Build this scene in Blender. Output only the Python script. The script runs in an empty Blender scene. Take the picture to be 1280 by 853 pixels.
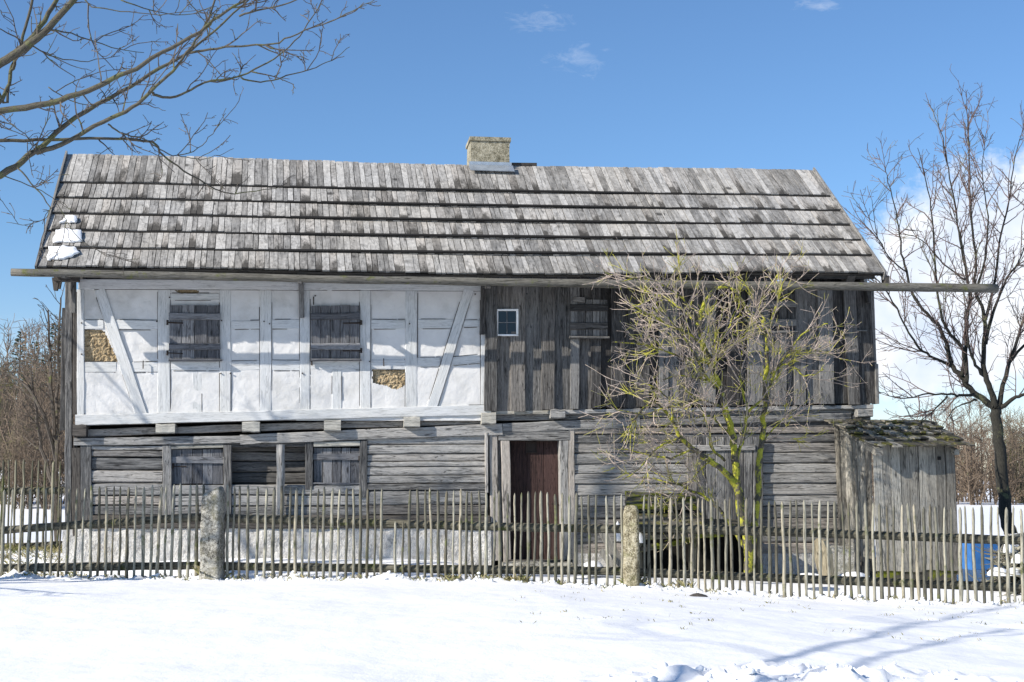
import bpy, math, random
from mathutils import Vector, noise, Matrix
R = math.radians
SC = bpy.context.scene
COL = SC.collection
# ------------------------------------------------------------------ camera
FPX = 1800.0                       # focal length in pixels of the 1280 px wide photograph
YAW, PITCH = R(-7.6), R(5.5)
CAM = Vector((0, 0, 1.3))
cd = bpy.data.cameras.new('camera'); cam = bpy.data.objects.new('camera', cd); COL.objects.link(cam)
cd.sensor_width = 36; cd.lens = FPX / 1280 * 36; cd.clip_start = .1; cd.clip_end = 4000
cam.location = CAM; cam.rotation_euler = (R(90) + PITCH, 0, YAW)
SC.camera = cam
MR = cam.rotation_euler.to_matrix()
def ray(px, py):
    return MR @ Vector(((px - 640) / FPX, -(py - 426.5) / FPX, -1))
def at(px, py, Y):                 # a measured point of the photo -> the point of the vertical plane at depth Y
    d = ray(px, py); return CAM + d * ((Y - CAM.y) / d.y)
# ------------------------------------------------------------------ light
TO_SUN = Vector((-2.25, -1.0, 1.36)).normalized()
ELEV = math.asin(TO_SUN.z); ROT = math.atan2(TO_SUN.x, TO_SUN.y)
sd = bpy.data.lights.new('sun', 'SUN'); sun = bpy.data.objects.new('sun', sd); COL.objects.link(sun)
sd.energy = 5.0; sd.angle = R(.5); sd.color = (1.0, .935, .84)
sun.rotation_euler = TO_SUN.to_track_quat('Z', 'Y').to_euler(); sun.location = (0, 0, 40)
W = bpy.data.worlds.new('World'); SC.world = W; W.use_nodes = True
SC.view_settings.view_transform = 'Standard'; SC.view_settings.look = 'None'
SC.view_settings.gamma = 1; SC.view_settings.use_curve_mapping = False
SC.view_settings.exposure = .55
SC.cycles.max_bounces = 5; SC.cycles.diffuse_bounces = 3; SC.cycles.transparent_max_bounces = 8

class NT:
    def __init__(s, tree): s.t = tree; s.n = tree.nodes; s.l = tree.links
    def new(s, typ, ins=None, **kw):
        n = s.n.new(typ)
        for k, v in kw.items(): setattr(n, k, v)
        for k, v in (ins or {}).items():
            if hasattr(v, 'is_output') or isinstance(v, bpy.types.NodeSocket): s.l.new(v, n.inputs[k])
            else: n.inputs[k].default_value = v
        return n
    def math(s, op, a, b=0.0, c=None, clamp=False):
        i = {0: a, 1: b}
        if c is not None: i[2] = c
        return s.new('ShaderNodeMath', i, operation=op, use_clamp=clamp).outputs[0]
    def ramp(s, fac, stops, interp='LINEAR'):
        n = s.new('ShaderNodeValToRGB', {0: fac}); cr = n.color_ramp; cr.interpolation = interp
        while len(cr.elements) < len(stops): cr.elements.new(.5)
        for e, (p, c) in zip(cr.elements, stops):
            e.position = p; e.color = (c, c, c, 1) if isinstance(c, (int, float)) else (*c, 1)
        return n.outputs[0]
    def mix(s, fac, a, b, blend='MIX'):
        n = s.new('ShaderNodeMix', data_type='RGBA', blend_type=blend)
        for k, v in ((0, fac), (6, a), (7, b)):
            if isinstance(v, bpy.types.NodeSocket): s.l.new(v, n.inputs[k])
            elif k == 0: n.inputs[k].default_value = v
            else: n.inputs[k].default_value = (*v, 1) if len(v) == 3 else v
        return n.outputs[2]
    def noise(s, vec, scale, detail=3, rough=.55, dist=0.0):
        return s.new('ShaderNodeTexNoise', {'Vector': vec, 'Scale': scale, 'Detail': detail, 'Roughness': rough, 'Distortion': dist}).outputs[0]
    def mapping(s, vec, scale=(1, 1, 1), loc=(0, 0, 0), rot=(0, 0, 0)):
        return s.new('ShaderNodeMapping', {'Vector': vec, 'Scale': scale, 'Location': loc, 'Rotation': rot}).outputs[0]

# sky: physical sky plus clouds mixed in by direction
w = NT(W.node_tree); w.n.clear()
sky = w.new('ShaderNodeTexSky', sky_type='NISHITA', sun_disc=False, sun_elevation=ELEV, sun_rotation=ROT % (2 * math.pi), altitude=500, air_density=1.0, dust_density=.25, ozone_density=3.4)
tc = w.new('ShaderNodeTexCoord').outputs['Generated']
sp = w.new('ShaderNodeSeparateXYZ', {0: tc})
ya = w.math('MAXIMUM', sp.outputs[1], .02)
u = w.math('DIVIDE', sp.outputs[0], ya); v = w.math('DIVIDE', sp.outputs[2], ya)
uv = w.new('ShaderNodeCombineXYZ', {0: u, 1: v}).outputs[0]
def dirof(px, py):
    d = ray(px, py); return d.x / d.y, d.z / d.y
def blob(px, py, rx, ry):
    cu, cv = dirof(px, py)
    a = w.math('DIVIDE', w.math('SUBTRACT', u, cu), rx / FPX * 1.1); b = w.math('DIVIDE', w.math('SUBTRACT', v, cv), ry / FPX)
    r = w.math('SQRT', w.math('ADD', w.math('MULTIPLY', a, a), w.math('MULTIPLY', b, b)))
    return w.math('SUBTRACT', 1.0, r)
n1 = w.noise(uv, 8, 10, .66, .3); n2 = w.noise(w.mapping(uv, (4, 11, 1), rot=(0, 0, .9)), 9, 9, .68, 1.2)
big = w.math('MAXIMUM', blob(1235, 345, 175, 150), blob(1180, 415, 175, 100))
big = w.math('MAXIMUM', big, blob(1400, 300, 250, 170))
cl = w.math('ADD', big, w.math('MULTIPLY', w.math('SUBTRACT', n1, .5), 1.7))
cl = w.ramp(cl, [(.04, 0.0), (.34, 1.0)])
wis = w.math('MAXIMUM', blob(725, 72, 62, 40), blob(672, 25, 60, 28)); wis = w.math('MAXIMUM', wis, blob(1025, 8, 45, 16))
wis = w.math('MAXIMUM', wis, blob(40, 425, 90, 50))
wis = w.ramp(w.math('ADD', w.math('MULTIPLY', wis, .34), w.math('SUBTRACT', n2, .5)), [(.16, 0.0), (.6, .34)])
cmask = w.math('MAXIMUM', cl, wis, clamp=True)
cshade = w.ramp(w.noise(w.mapping(uv, loc=(.3, .2, 0)), 14, 5), [(.34, (5.0, 5.7, 6.9)), (.62, (6.9, 7.05, 7.3))])
skyc = w.mix(1.0, sky.outputs[0], w.ramp(v, [(.0, (.98, .93, 1.0)), (.17, (.72, .87, 1.0))]), 'MULTIPLY')
cc = w.mix(cmask, skyc, cshade)
bg = w.new('ShaderNodeBackground', {'Color': cc, 'Strength': .107})
w.new('ShaderNodeOutputWorld', {0: bg.outputs[0]})

# ------------------------------------------------------------------ mesh helper
class MB:
    def __init__(s): s.v = []; s.f = []; s.uv = []; s.d = []
    def loft(s, rings, us, vs, dat=(0.5, 0.5), cap=True, close=True, gs=None):
        k = len(rings[0]); b = len(s.v)
        for r in rings: s.v.extend([tuple(p) for p in r])
        n = len(rings)
        if gs is None: gs = [i / max(1, n - 1) for i in range(n)]
        kk = k if close else k - 1
        for i in range(n - 1):
            for j in range(kk):
                j2 = (j + 1) % k
                s.f.append((b + i*k + j, b + i*k + j2, b + (i+1)*k + j2, b + (i+1)*k + j))
                v0, v1 = vs[j], vs[j + 1]
                s.uv += [(us[i], v0), (us[i], v1), (us[i+1], v1), (us[i+1], v0)]
                s.d += [(dat[0], gs[i], dat[1]), (dat[0], gs[i], dat[1]), (dat[0], gs[i+1], dat[1]), (dat[0], gs[i+1], dat[1])]
        if cap:
            for i, order in ((0, range(k - 1, -1, -1)), (n - 1, range(k))):
                s.f.append(tuple(b + i*k + j for j in order))
                for j in order: s.uv.append((us[i] + vs[j] * .05, vs[j])); s.d.append((dat[0] * .8, gs[i], dat[1]))
    def board(s, p0, p1, side, nrm, w0, t, rng, w1=None, seg=1, jit=.004, bev=0.0, tone=None, warp=0.0):
        """plank from p0 to p1; side = width direction, nrm = thickness direction (front)"""
        p0 = Vector(p0); p1 = Vector(p1); side = Vector(side).normalized(); nrm = Vector(nrm).normalized()
        w1 = w0 if w1 is None else w1
        L = (p1 - p0).length; ou, ov = rng.uniform(0, 50), rng.uniform(0, 50)
        rings = []; us = []
        for i in range(seg + 1):
            f = i / seg; c = p0.lerp(p1, f) + side * (rng.uniform(-jit, jit)) + nrm * rng.uniform(-jit, jit) * .6 + nrm * math.sin(f * math.pi) * warp
            hw = (w0 + (w1 - w0) * f) / 2 + rng.uniform(-jit, jit); ht = t / 2
            if bev > 0:
                bb = min(bev, hw * .45, ht * .6)
                pts = [(-hw, -ht), (hw, -ht), (hw, ht - bb), (hw - bb, ht), (-hw + bb, ht), (-hw, ht - bb)]
            else: pts = [(-hw, -ht), (hw, -ht), (hw, ht), (-hw, ht)]
            rings.append([c + side * a + nrm * b for a, b in pts]); us.append(ou + f * L)
        per = [0]
        for j in range(len(pts)):
            a, b = pts[j], pts[(j + 1) % len(pts)]; per.append(per[-1] + math.hypot(a[0] - b[0], a[1] - b[1]))
        flip = (p1 - p0).cross(side).dot(nrm) > 0
        vs = [ov + x for x in per]
        if flip: 
            rings = [list(reversed(r)) for r in rings]; vs = list(reversed(vs))
        s.loft(rings, us, vs, (rng.random() if tone is None else tone, rng.random()))
    def tube(s, pts, rad, n=6, rng=random, tone=.5, wob=0.0, cap=True):
        pts = [Vector(p) for p in pts]; k = len(pts)
        if k < 2: return
        d0 = (pts[1] - pts[0]).normalized()
        ref = Vector((0, 0, 1)) if abs(d0.z) < .9 else Vector((1, 0, 0))
        a = d0.cross(ref).normalized(); rings = []; us = []; L = rng.uniform(0, 50)
        for i in range(k):
            d = (pts[min(i + 1, k - 1)] - pts[max(i - 1, 0)])
            if d.length < 1e-7: d = d0
            d = d.normalized(); a = (a - d * a.dot(d)); a = a.normalized() if a.length > 1e-6 else d.orthogonal().normalized(); b = d.cross(a)
            if i: L += (pts[i] - pts[i - 1]).length
            us.append(L); r = rad[i] if not isinstance(rad, (int, float)) else rad
            rings.append([pts[i] + (a * math.cos(q) + b * math.sin(q)) * r * (1 + (rng.uniform(-wob, wob) if wob else 0)) for q in [2 * math.pi * j / n for j in range(n)]])
        r0 = rad if isinstance(rad, (int, float)) else max(rad); ov = rng.uniform(0, 50)
        s.loft(rings, us, [ov + 2 * math.pi * r0 * j / n for j in range(n + 1)], (tone, rng.random()), cap=cap)
    def prism(s, poly, off, rng, tone=.5):
        """poly: list of 3D points (front outline); off: vector to the back"""
        off = Vector(off); k = len(poly); b = len(s.v)
        poly = [Vector(p) for p in poly]; ou = rng.uniform(0, 30)
        s.v += [tuple(p) for p in poly] + [tuple(p + off) for p in poly]
        s.f.append(tuple(range(b, b + k))); s.f.append(tuple(range(b + 2*k - 1, b + k - 1, -1)))
        for rngq in (range(k), range(k - 1, -1, -1)):
            for j in rngq: s.uv.append((poly[j].z + ou, poly[j].x + poly[j].y)); s.d.append((tone, .5, .5))
        for j in range(k):
            j2 = (j + 1) % k
            s.f.append((b + j2, b + j, b + k + j, b + k + j2))
            for p, q in ((poly[j2], 0), (poly[j], 0), (poly[j], .1), (poly[j2], .1)):
                s.uv.append((p.z + ou, p.x + q)); s.d.append((tone, .5, .5))
    def build(s, name, mat, parent=None, smooth=False):
        me = bpy.data.meshes.new(name); me.from_pydata(s.v, [], s.f)
        ul = me.uv_layers.new(name='UVMap'); ul.data.foreach_set('uv', [c for p in s.uv for c in p])
        ca = me.color_attributes.new('dat', 'FLOAT_COLOR', 'CORNER')
        ca.data.foreach_set('color', [c for p in s.d for c in (p[0], p[1], p[2], 1)])
        if smooth: me.polygons.foreach_set('use_smooth', [True] * len(me.polygons))
        me.materials.append(mat); me.update()
        o = bpy.data.objects.new(name, me); COL.objects.link(o)
        if parent is not None:
            o.parent = parent; o.matrix_parent_inverse = Matrix.Translation(-parent.location) if not parent.parent else (Matrix.Translation(-parent.parent.location) if False else Matrix())
            if not parent.parent and parent.type == 'MESH': o.matrix_parent_inverse = Matrix()
        return o
def tag(o, label=None, cat=None, group=None, kind=None):
    if label: o['label'] = label
    if cat: o['category'] = cat
    if group: o['group'] = group
    if kind: o['kind'] = kind
    return o
def empty(name, loc, label, cat, group=None):
    o = bpy.data.objects.new(name, None); o.location = loc; o.empty_display_size = .2; COL.objects.link(o)
    return tag(o, label, cat, group)
def px_m(Y, px=640): return (at(px + 1, 500, Y) - at(px, 500, Y)).length

# ------------------------------------------------------------------ materials
def base(name):
    m = bpy.data.materials.new(name); m.use_nodes = True; t = NT(m.node_tree); t.n.clear()
    p = t.new('ShaderNodeBsdfPrincipled'); o = t.new('ShaderNodeOutputMaterial', {0: p.outputs[0]})
    p.inputs['Specular IOR Level'].default_value = .25
    return m, t, p
def setc(t, p, col, rough=.85, bump=None, bs=.5, bd=.01):
    if isinstance(col, tuple): p.inputs['Base Color'].default_value = (*col, 1)
    else: t.l.new(col, p.inputs['Base Color'])
    p.inputs['Roughness'].default_value = rough
    if bump is not None:
        b = t.new('ShaderNodeBump', {'Height': bump, 'Strength': bs, 'Distance': bd}); t.l.new(b.outputs[0], p.inputs['Normal'])
def wood(name, dark, light, stain=.0, staincol=(.03, .027, .022), moss=0.0, mosscol=(.16, .19, .03), grain=1.0, tonevar=.45, endst=.0, knots=True, bump=.5, brown=0.0, cracks=.75, speck=.8):
    m, t, p = base(name)
    uv = t.new('ShaderNodeUVMap', uv_map='UVMap').outputs[0]
    dat = t.new('ShaderNodeAttribute', attribute_name='dat'); sp = t.new('ShaderNodeSeparateColor', {0: dat.outputs[0]})
    tone, along, rnd = sp.outputs
    g1 = t.noise(t.mapping(uv, (1.6, 42, 1)), 2.2, 5, .65, .3)
    g2 = t.noise(t.mapping(uv, (.9, 9, 1)), 2.0, 4, .6, .6)
    g3 = t.noise(t.mapping(uv, (4.0, 120, 1)), 1.5, 2, .6)
    h = t.math('ADD', t.math('MULTIPLY', g1, .55 * grain), t.math('MULTIPLY', g2, .5))
    h = t.math('ADD', h, t.math('MULTIPLY', g3, .25 * grain))
    h = t.math('ADD', h, t.math('MULTIPLY', t.math('SUBTRACT', tone, .5), tonevar))
    c = t.ramp(h, [(.25 + .2 * grain, dark), (.5 + .3 * grain, light)])
    crack = t.ramp(g1, [(.28, .25), (.4, 1.0)]); c = t.mix(1.0, c, crack, 'MULTIPLY')
    rdg = t.math('ABSOLUTE', t.math('SUBTRACT', t.noise(t.mapping(uv, (.8, 13, 1)), 1.3, 3, .55, .8), .5))
    ck = t.ramp(rdg, [(.0, 1 - cracks), (.022, 1.0)]); c = t.mix(1.0, c, ck, 'MULTIPLY')
    spk = t.ramp(t.noise(t.mapping(uv, (14, 55, 1)), 1.0, 3, .7), [(.32, .72), (.52, 1.0), (.72, 1.35)]); c = t.mix(speck, c, spk, 'MULTIPLY')
    h = t.math('ADD', h, t.math('MULTIPLY', ck, .25))
    tint = t.noise(t.new('ShaderNodeTexCoord').outputs['Object'], .9, 3)
    c = t.mix(t.math('MULTIPLY', t.ramp(tint, [(.35, 0.0), (.7, 1.0)]), .35), c, t.mix(1.0, c, (1.08, 1.0, .86), 'MULTIPLY'))
    if brown > 0:
        c = t.mix(t.math('MULTIPLY', t.ramp(rnd, [(.6, 0.0), (1.0, 1.0)]), brown), c, t.mix(1.0, c, (1.25, .95, .68), 'MULTIPLY'))
    if knots:
        vo = t.new('ShaderNodeTexVoronoi', {'Vector': t.mapping(uv, (1.6, 5.5, 1)), 'Scale': 1.0, 'Randomness': 1.0})
        k = t.ramp(vo.outputs['Distance'], [(.05, 0.25), (.12, 1.0)]); c = t.mix(1.0, c, k, 'MULTIPLY')
    if stain > 0:
        s1 = t.noise(t.mapping(uv, (1.5, 20, 1)), 1.0, 6, .7, .3)
        s = t.math('ADD', t.math('MULTIPLY', t.math('SUBTRACT', s1, .5), 1.7), t.math('MULTIPLY', t.math('SUBTRACT', rnd, .5), .75))
        if endst: s = t.math('ADD', s, t.math('MULTIPLY', t.math('SUBTRACT', along, .55), endst))
        sm = t.ramp(s, [(.60 - stain, 0.0), (.82 - stain, .85)])
        c = t.mix(sm, c, staincol)
    if moss > 0:
        geo = t.new('ShaderNodeTexCoord').outputs['Object']
        mn = t.ramp(t.noise(geo, 5.5, 5, .65), [(.72 - moss * .5, 0.0), (.8 - moss * .45, 1.0)])
        c = t.mix(mn, c, t.ramp(t.noise(geo, 30, 3), [(.3, tuple(x * .45 for x in mosscol)), (.7, mosscol)]))
    setc(t, p, c, .88, h, bump, .012)
    return m
def rocky(name, stops, scale=14, bump=.6, bd=.02, lich=None, bigs=2.0):
    m, t, p = base(name); o = t.new('ShaderNodeTexCoord').outputs['Object']
    n = t.noise(o, scale, 8, .7); n2 = t.noise(o, scale * 4, 4, .7); b = t.noise(o, bigs, 3)
    h = t.math('ADD', t.math('MULTIPLY', n, .6), t.math('MULTIPLY', n2, .4))
    c = t.ramp(t.math('ADD', h, t.math('MULTIPLY', t.math('SUBTRACT', b, .5), .35)), stops)
    if lich: c = t.mix(t.math('MULTIPLY', t.ramp(t.noise(o, 6, 5, .7), [(.52, 0.0), (.64, 1.0)]), lich[1]), c, lich[0])
    setc(t, p, c, .9, h, bump, bd); return m
M = {}
M['roof'] = wood('weathered_roof_boards', (.16, .156, .149), (.43, .42, .40), stain=.25, staincol=(.036, .033, .028), endst=.85, tonevar=.30, grain=.9, brown=.12, cracks=.4)
M['grey'] = wood('grey_log_timber', (.075, .076, .078), (.36, .355, .345), stain=.10, staincol=(.06, .058, .055), tonevar=.55, bump=.9, brown=.3, cracks=.85)
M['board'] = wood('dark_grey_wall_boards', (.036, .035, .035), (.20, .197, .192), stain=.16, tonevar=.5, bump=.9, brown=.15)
M['shutter'] = wood('grey_shutter_boards', (.075, .078, .088), (.215, .22, .235), tonevar=.4, bump=.7)
M['white'] = wood('whitewashed_timber', (.49, .51, .52), (.635, .643, .648), tonevar=.10, grain=.8, bump=.45, cracks=.3, speck=.3, knots=False)
M['light'] = wood('pale_beam_end', (.26, .25, .22), (.46, .45, .41), tonevar=.3)
M['gutter'] = wood('gutter_log', (.055, .052, .045), (.19, .182, .16), moss=.3, mosscol=(.14, .15, .06), tonevar=.1)
M['dark'] = wood('dark_old_timber', (.035, .032, .030), (.11, .10, .09), tonevar=.3)  # dark brown wood for eaves, sill log and other old beams
M['door'] = wood('dark_red_door_boards', (.022, .013, .012), (.070, .041, .037), tonevar=.4, knots=False)
M['picket'] = wood('bark_stripped_picket', (.11, .107, .084), (.31, .30, .245), stain=.16, staincol=(.07, .075, .04), moss=.3, mosscol=(.15, .16, .075), tonevar=.6, grain=.8, brown=.25)
M['oldpicket'] = wood('old_dark_picket', (.06, .06, .045), (.22, .215, .165), moss=.35, mosscol=(.11, .12, .05), tonevar=.5)
M['rail'] = wood('old_fence_rail', (.05, .048, .035), (.16, .15, .115), moss=.3, mosscol=(.09, .10, .035))
M['shed'] = wood('shed_boards', (.13, .122, .106), (.345, .33, .29), stain=.04, tonevar=.35, bump=.8)
M['mossroof'] = wood('mossy_roof_shingles', (.06, .055, .045), (.32, .30, .255), moss=.45, mosscol=(.14, .135, .035), stain=.16, tonevar=.8)
M['mossy'] = wood('mossy_plank', (.05, .047, .04), (.15, .14, .12), moss=.5, mosscol=(.15, .17, .012))
M['split'] = wood('split_wood', (.28, .22, .13), (.52, .44, .29), tonevar=.3)
M['granite'] = rocky('granite_post', [(.40, (.10, .095, .08)), (.47, (.34, .325, .28)), (.58, (.62, .60, .53))], 26, 1.0, .04, ((.16, .15, .08), .6))
M['granite_warm'] = rocky('ochre_granite_post', [(.40, (.12, .10, .06)), (.48, (.33, .29, .19)), (.6, (.56, .51, .38))], 14, 1.0, .04, ((.16, .16, .06), .5))
M['foundation'] = rocky('limewashed_foundation', [(.3, (.30, .28, .25)), (.5, (.60, .585, .55)), (.7, (.74, .73, .70))], 7, 1.0, .05)
M['chimney'] = rocky('concrete_chimney', [(.38, (.09, .08, .05)), (.5, (.28, .255, .185)), (.65, (.44, .41, .32))], 12, .8, .02)
M['clay'] = rocky('exposed_clay_bricks', [(.32, (.20, .145, .08)), (.47, (.41, .315, .19)), (.66, (.52, .43, .29))], 9, 1.0, .03)
def simple(name, col, rough=.6, metal=0.0):
    m, t, p = base(name); n = t.noise(t.new('ShaderNodeTexCoord').outputs['Object'], 8, 4)
    c = t.mix(t.ramp(n, [(.3, 0.0), (.7, 1.0)]), tuple(x * .8 for x in col), tuple(min(1, x * 1.12) for x in col))
    setc(t, p, c, rough); p.inputs['Metallic'].default_value = metal; return m
M['zinc'] = simple('zinc_flashing', (.42, .47, .52), .45, .6)
M['iron'] = simple('rusty_iron', (.035, .025, .02), .7)
M['void'] = simple('unlit_interior', (.015, .014, .013), .9)
M['blue'] = simple('blue_painted_metal', (.04, .15, .40), .5)
M['winwhite'] = simple('white_window_paint', (.80, .80, .79), .5)
m, t, p = base('window_glass'); setc(t, p, (.02, .03, .04), .12); p.inputs['Specular IOR Level'].default_value = .35; M['glass'] = m
# lime plaster
m, t, p = base('lime_plaster'); o = t.new('ShaderNodeTexCoord').outputs['Object']
n = t.noise(o, 3.2, 6, .62); n2 = t.noise(o, 24, 4, .6)
crk = t.new('ShaderNodeTexVoronoi', {'Vector': t.mapping(t.math and o, (1, 1, 1)), 'Scale': 3.4}, feature='DISTANCE_TO_EDGE')
cr = t.ramp(t.math('ADD', crk.outputs['Distance'], t.math('MULTIPLY', n2, .03)), [(.012, 0.0), (.03, 1.0)])
c = t.ramp(n, [(.3, (.51, .505, .49)), (.5, (.615, .61, .60)), (.7, (.655, .65, .64))])
c = t.mix(t.math('MULTIPLY', t.ramp(t.noise(o, 1.6, 5, .7), [(.6, 0.0), (.75, 1.0)]), .35), c, (.49, .485, .46))
setc(t, p, c, .92, t.math('ADD', t.math('MULTIPLY', n, 1.2), t.math('ADD', t.math('MULTIPLY', n2, .25), t.math('MULTIPLY', cr, .06))), .45, .03)
M['plaster'] = m
# snow
m, t, p = base('snow'); o = t.new('ShaderNodeTexCoord').outputs['Object']
n = t.noise(o, 5, 6, .6); n2 = t.noise(o, 60, 3, .6)
setc(t, p, t.ramp(n, [(.3, (.80, .815, .83)), (.7, (.86, .865, .87))]), .6, t.math('ADD', n, t.math('MULTIPLY', n2, .15)), .35, .05)
M['snow'] = m
# snow with bare grass showing where attribute says so
m, t, p = base('snow_ground'); o = t.new('ShaderNodeTexCoord').outputs['Object']
n = t.noise(o, 5, 6, .6); n2 = t.noise(o, 55, 3, .6); n3 = t.noise(t.mapping(o, (1, 1, .2)), 2.3, 7, .7)
snowc = t.ramp(n, [(.3, (.81, .82, .835)), (.7, (.86, .865, .87))])
bare = t.new('ShaderNodeAttribute', attribute_name='bare').outputs['Fac']
gc = t.ramp(t.noise(o, 38, 4, .7), [(.3, (.028, .026, .014)), (.5, (.075, .085, .03)), (.72, (.19, .17, .10))])
bm = t.ramp(t.math('ADD', bare, t.math('MULTIPLY', t.math('SUBTRACT', n3, .5), 1.6)), [(.55, 0.0), (.62, 1.0)])
setc(t, p, t.mix(bm, snowc, gc), .65, t.math('ADD', n, t.math('MULTIPLY', n2, .15)), .28, .05)
M['ground'] = m
def bark(name, dark, light, lich, amt, ls=4.0):
    m, t, p = base(name); uv = t.new('ShaderNodeUVMap', uv_map='UVMap').outputs[0]; o = t.new('ShaderNodeTexCoord').outputs['Object']
    h = t.noise(t.mapping(uv, (9, 30, 1)), 1.6, 5, .65)
    c = t.ramp(h, [(.32, dark), (.65, light)])
    if amt > 0:
        s = t.noise(o, ls, 5, .65); c = t.mix(t.ramp(s, [(.66 - amt * .4, 0.0), (.72 - amt * .36, .95)]), c, t.ramp(t.noise(o, 45, 2), [(.3, tuple(x * .6 for x in lich)), (.7, lich)]))
    setc(t, p, c, .9, h, .7, .01); return m
M['bark_lichen'] = bark('lichen_bark', (.035, .031, .024), (.13, .115, .085), (.44, .43, .05), .50, 8)
M['twig_pale'] = bark('pale_twigs', (.20, .16, .13), (.52, .43, .37), (.45, .43, .06), .36, 3.5)
M['bark_left'] = bark('greenish_smooth_bark', (.035, .031, .024), (.125, .115, .088), (.13, .135, .065), .36, 6)
M['twig_left'] = bark('dark_twigs', (.05, .042, .036), (.14, .12, .10), (.15, .16, .06), .2, 6)
M['bark_right'] = bark('dark_bark', (.013, .013, .011), (.042, .040, .032), (.14, .14, .07), .2, 2)
M['twig_right'] = bark('grey_brown_twigs', (.05, .036, .032), (.19, .135, .118), (.2, .2, .13), .25, 2)
M['bush'] = bark('red_brown_twigs', (.085, .062, .045), (.22, .17, .125), (.2, .19, .09), .1, 1)
M['bush_olive'] = bark('olive_twigs', (.10, .085, .05), (.24, .21, .13), (.26, .25, .09), .3, 1)
m, t, p = base('spruce_needles'); setc(t, p, t.ramp(t.noise(t.new('ShaderNodeTexCoord').outputs['Object'], 6, 3), [(.3, (.012, .028, .014)), (.7, (.045, .075, .035))]), .9); M['needle'] = m
m, t, p = base('dry_grass'); setc(t, p, t.ramp(t.noise(t.new('ShaderNodeTexCoord').outputs['Object'], 9, 3), [(.35, (.10, .12, .03)), (.6, (.33, .28, .15))]), .9); M['grass'] = m

# ------------------------------------------------------------------ ground
HY = 21.2                               # facade plane
def lerpn(x, pts):
    if x <= pts[0][0]: return pts[0][1]
    for (a, b), (c, d) in zip(pts, pts[1:]):
        if x <= c: return b + (d - b) * (x - a) / (c - a)
    return pts[-1][1]
def ss(a, b, x): t = min(1, max(0, (x - a) / (b - a))); return t * t * (3 - 2 * t)
def campoint(px, c):                    # horizontal position at image column px and camera depth c
    l = (px - 640) / FPX * c; return (c * math.sin(-YAW) + l * math.cos(YAW), c * math.cos(YAW) - l * math.sin(-YAW))
FA = campoint(0, 18.9); FB = campoint(1280, 17.0)
def fence_y(x): return FA[1] + (FB[1] - FA[1]) * (x - FA[0]) / (FB[0] - FA[0])
FZ = [(-5, .02), (-2, .045), (0, .05), (2.4, .045), (4, -.02), (6, -.12), (9, -.17)]
def gz(x, y):
    fy = fence_y(x); zf = lerpn(x, FZ); zh = max(-.4, min(.3, .06 - .027 * x + .10 * (1 - ss(1.8, 2.4, x))))
    n = noise.fractal(Vector((x * .35, y * .35, 3)), 1, 2, 4) * .035 + noise.fractal(Vector((x * 2.2, y * 2.2, 9)), 1, 2, 3) * .006
    front = zf + .04 * ss(0, 3, fy - y) - .04 * ss(4, 12, fy - y) 
    k = ss(0.02, .34, y - fy - .05 * noise.noise(Vector((x * 2, 0, 5))))
    back = zf - .17; back = back + (zh - back) * ss(.9, 2.6, y - fy)
    z = front * (1 - k) + back * k + n
    e = abs(y - fy + .06)
    if e < .5:                                      # lumpy lip of snow along the fence
        z += (1 - e / .5) ** 2 * (.02 + .10 * max(0, noise.noise(Vector((x * 1.7, 4, 1)))) + .075 * noise.fractal(Vector((x * 9, y * 9, 2)), 1, 2, 3)) * (1 if y < fy + .1 else .3)
    # ploughed lumps, bottom right
    bx, by = campoint(1010, 9.3); d = ((x - bx) / 1.9) ** 2 + ((y - by + .15 * (x - bx)) / .75) ** 2
    if d < 1: z += (1 - d) * (.01 + .13 * max(0, noise.fractal(Vector((x * 3.6, y * 3.6, 7)), 1, 2, 5)) + .05 * abs(noise.fractal(Vector((x * 10, y * 10, 1)), 1, 2, 2)))
    # trodden dents in front at the right
    d2 = ss(1.5, 5, x) * ss(9, 10.5, y) * (1 - ss(15.5, 17, y)); z -= d2 * .03 * max(0, noise.noise(Vector((x * 1.6, y * 2.4, 11))) - .1)
    far = ss(24, 34, y); z = z * (1 - far)
    hill = ss(6, -6, x) if False else 1 - ss(-6, 6, x)
    z += hill * ss(25, 60, y) * 2.1
    z += .15 * noise.noise(Vector((x * .03, y * .03, 0))) * far
    return z
def bare_at(x, y):
    fy = fence_y(x); b = -1.0
    if fy + .05 < y < HY + .3:
        b = .10 + .12 * (1 - ss(-4.2, -2.2, x)) + .2 * ss(2.6, 3.4, x) * (1 - ss(4.8, 5.6, x)) + .1 * ss(6.5, 8, x)
        if y > HY - .6: b += .15
    elif abs(y - fy) <= .12: b = .12
    elif fy - 3.5 < y <= fy - .05: b = -.02 - .1 * (fy - y) + .05 * ss(2, 5, x)
    elif y > 20 and x < -3.5 and y < 30: b = .3
    elif y > 19 and x > 8.2 and y < 26: b = .2
    return b
def coords(lo, hi, flo, fhi, step, grow=1.16):
    a = []; x = flo
    while x <= fhi: a.append(x); x += step
    s = step; x = a[-1]
    while x < hi: s *= grow; x += s; a.append(x)
    s = step; x = a[0]; pre = []
    while x > lo: s *= grow; x -= s; pre.append(x)
    return pre[::-1] + a
xs = coords(-700, 1500, -5.6, 9.6, .055); ys = coords(-60, 2500, 8.2, 21.4, .06)
gv = [(x, y, gz(x, y)) for y in ys for x in xs]; nx = len(xs)
gf = [(j*nx + i, j*nx + i + 1, (j+1)*nx + i + 1, (j+1)*nx + i) for j in range(len(ys) - 1) for i in range(nx - 1)]
me = bpy.data.meshes.new('snow_ground'); me.from_pydata(gv, [], gf)
me.polygons.foreach_set('use_smooth', [True] * len(gf))
ba = me.attributes.new('bare', 'FLOAT', 'POINT'); ba.data.foreach_set('value', [bare_at(v[0], v[1]) for v in gv])
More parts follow.
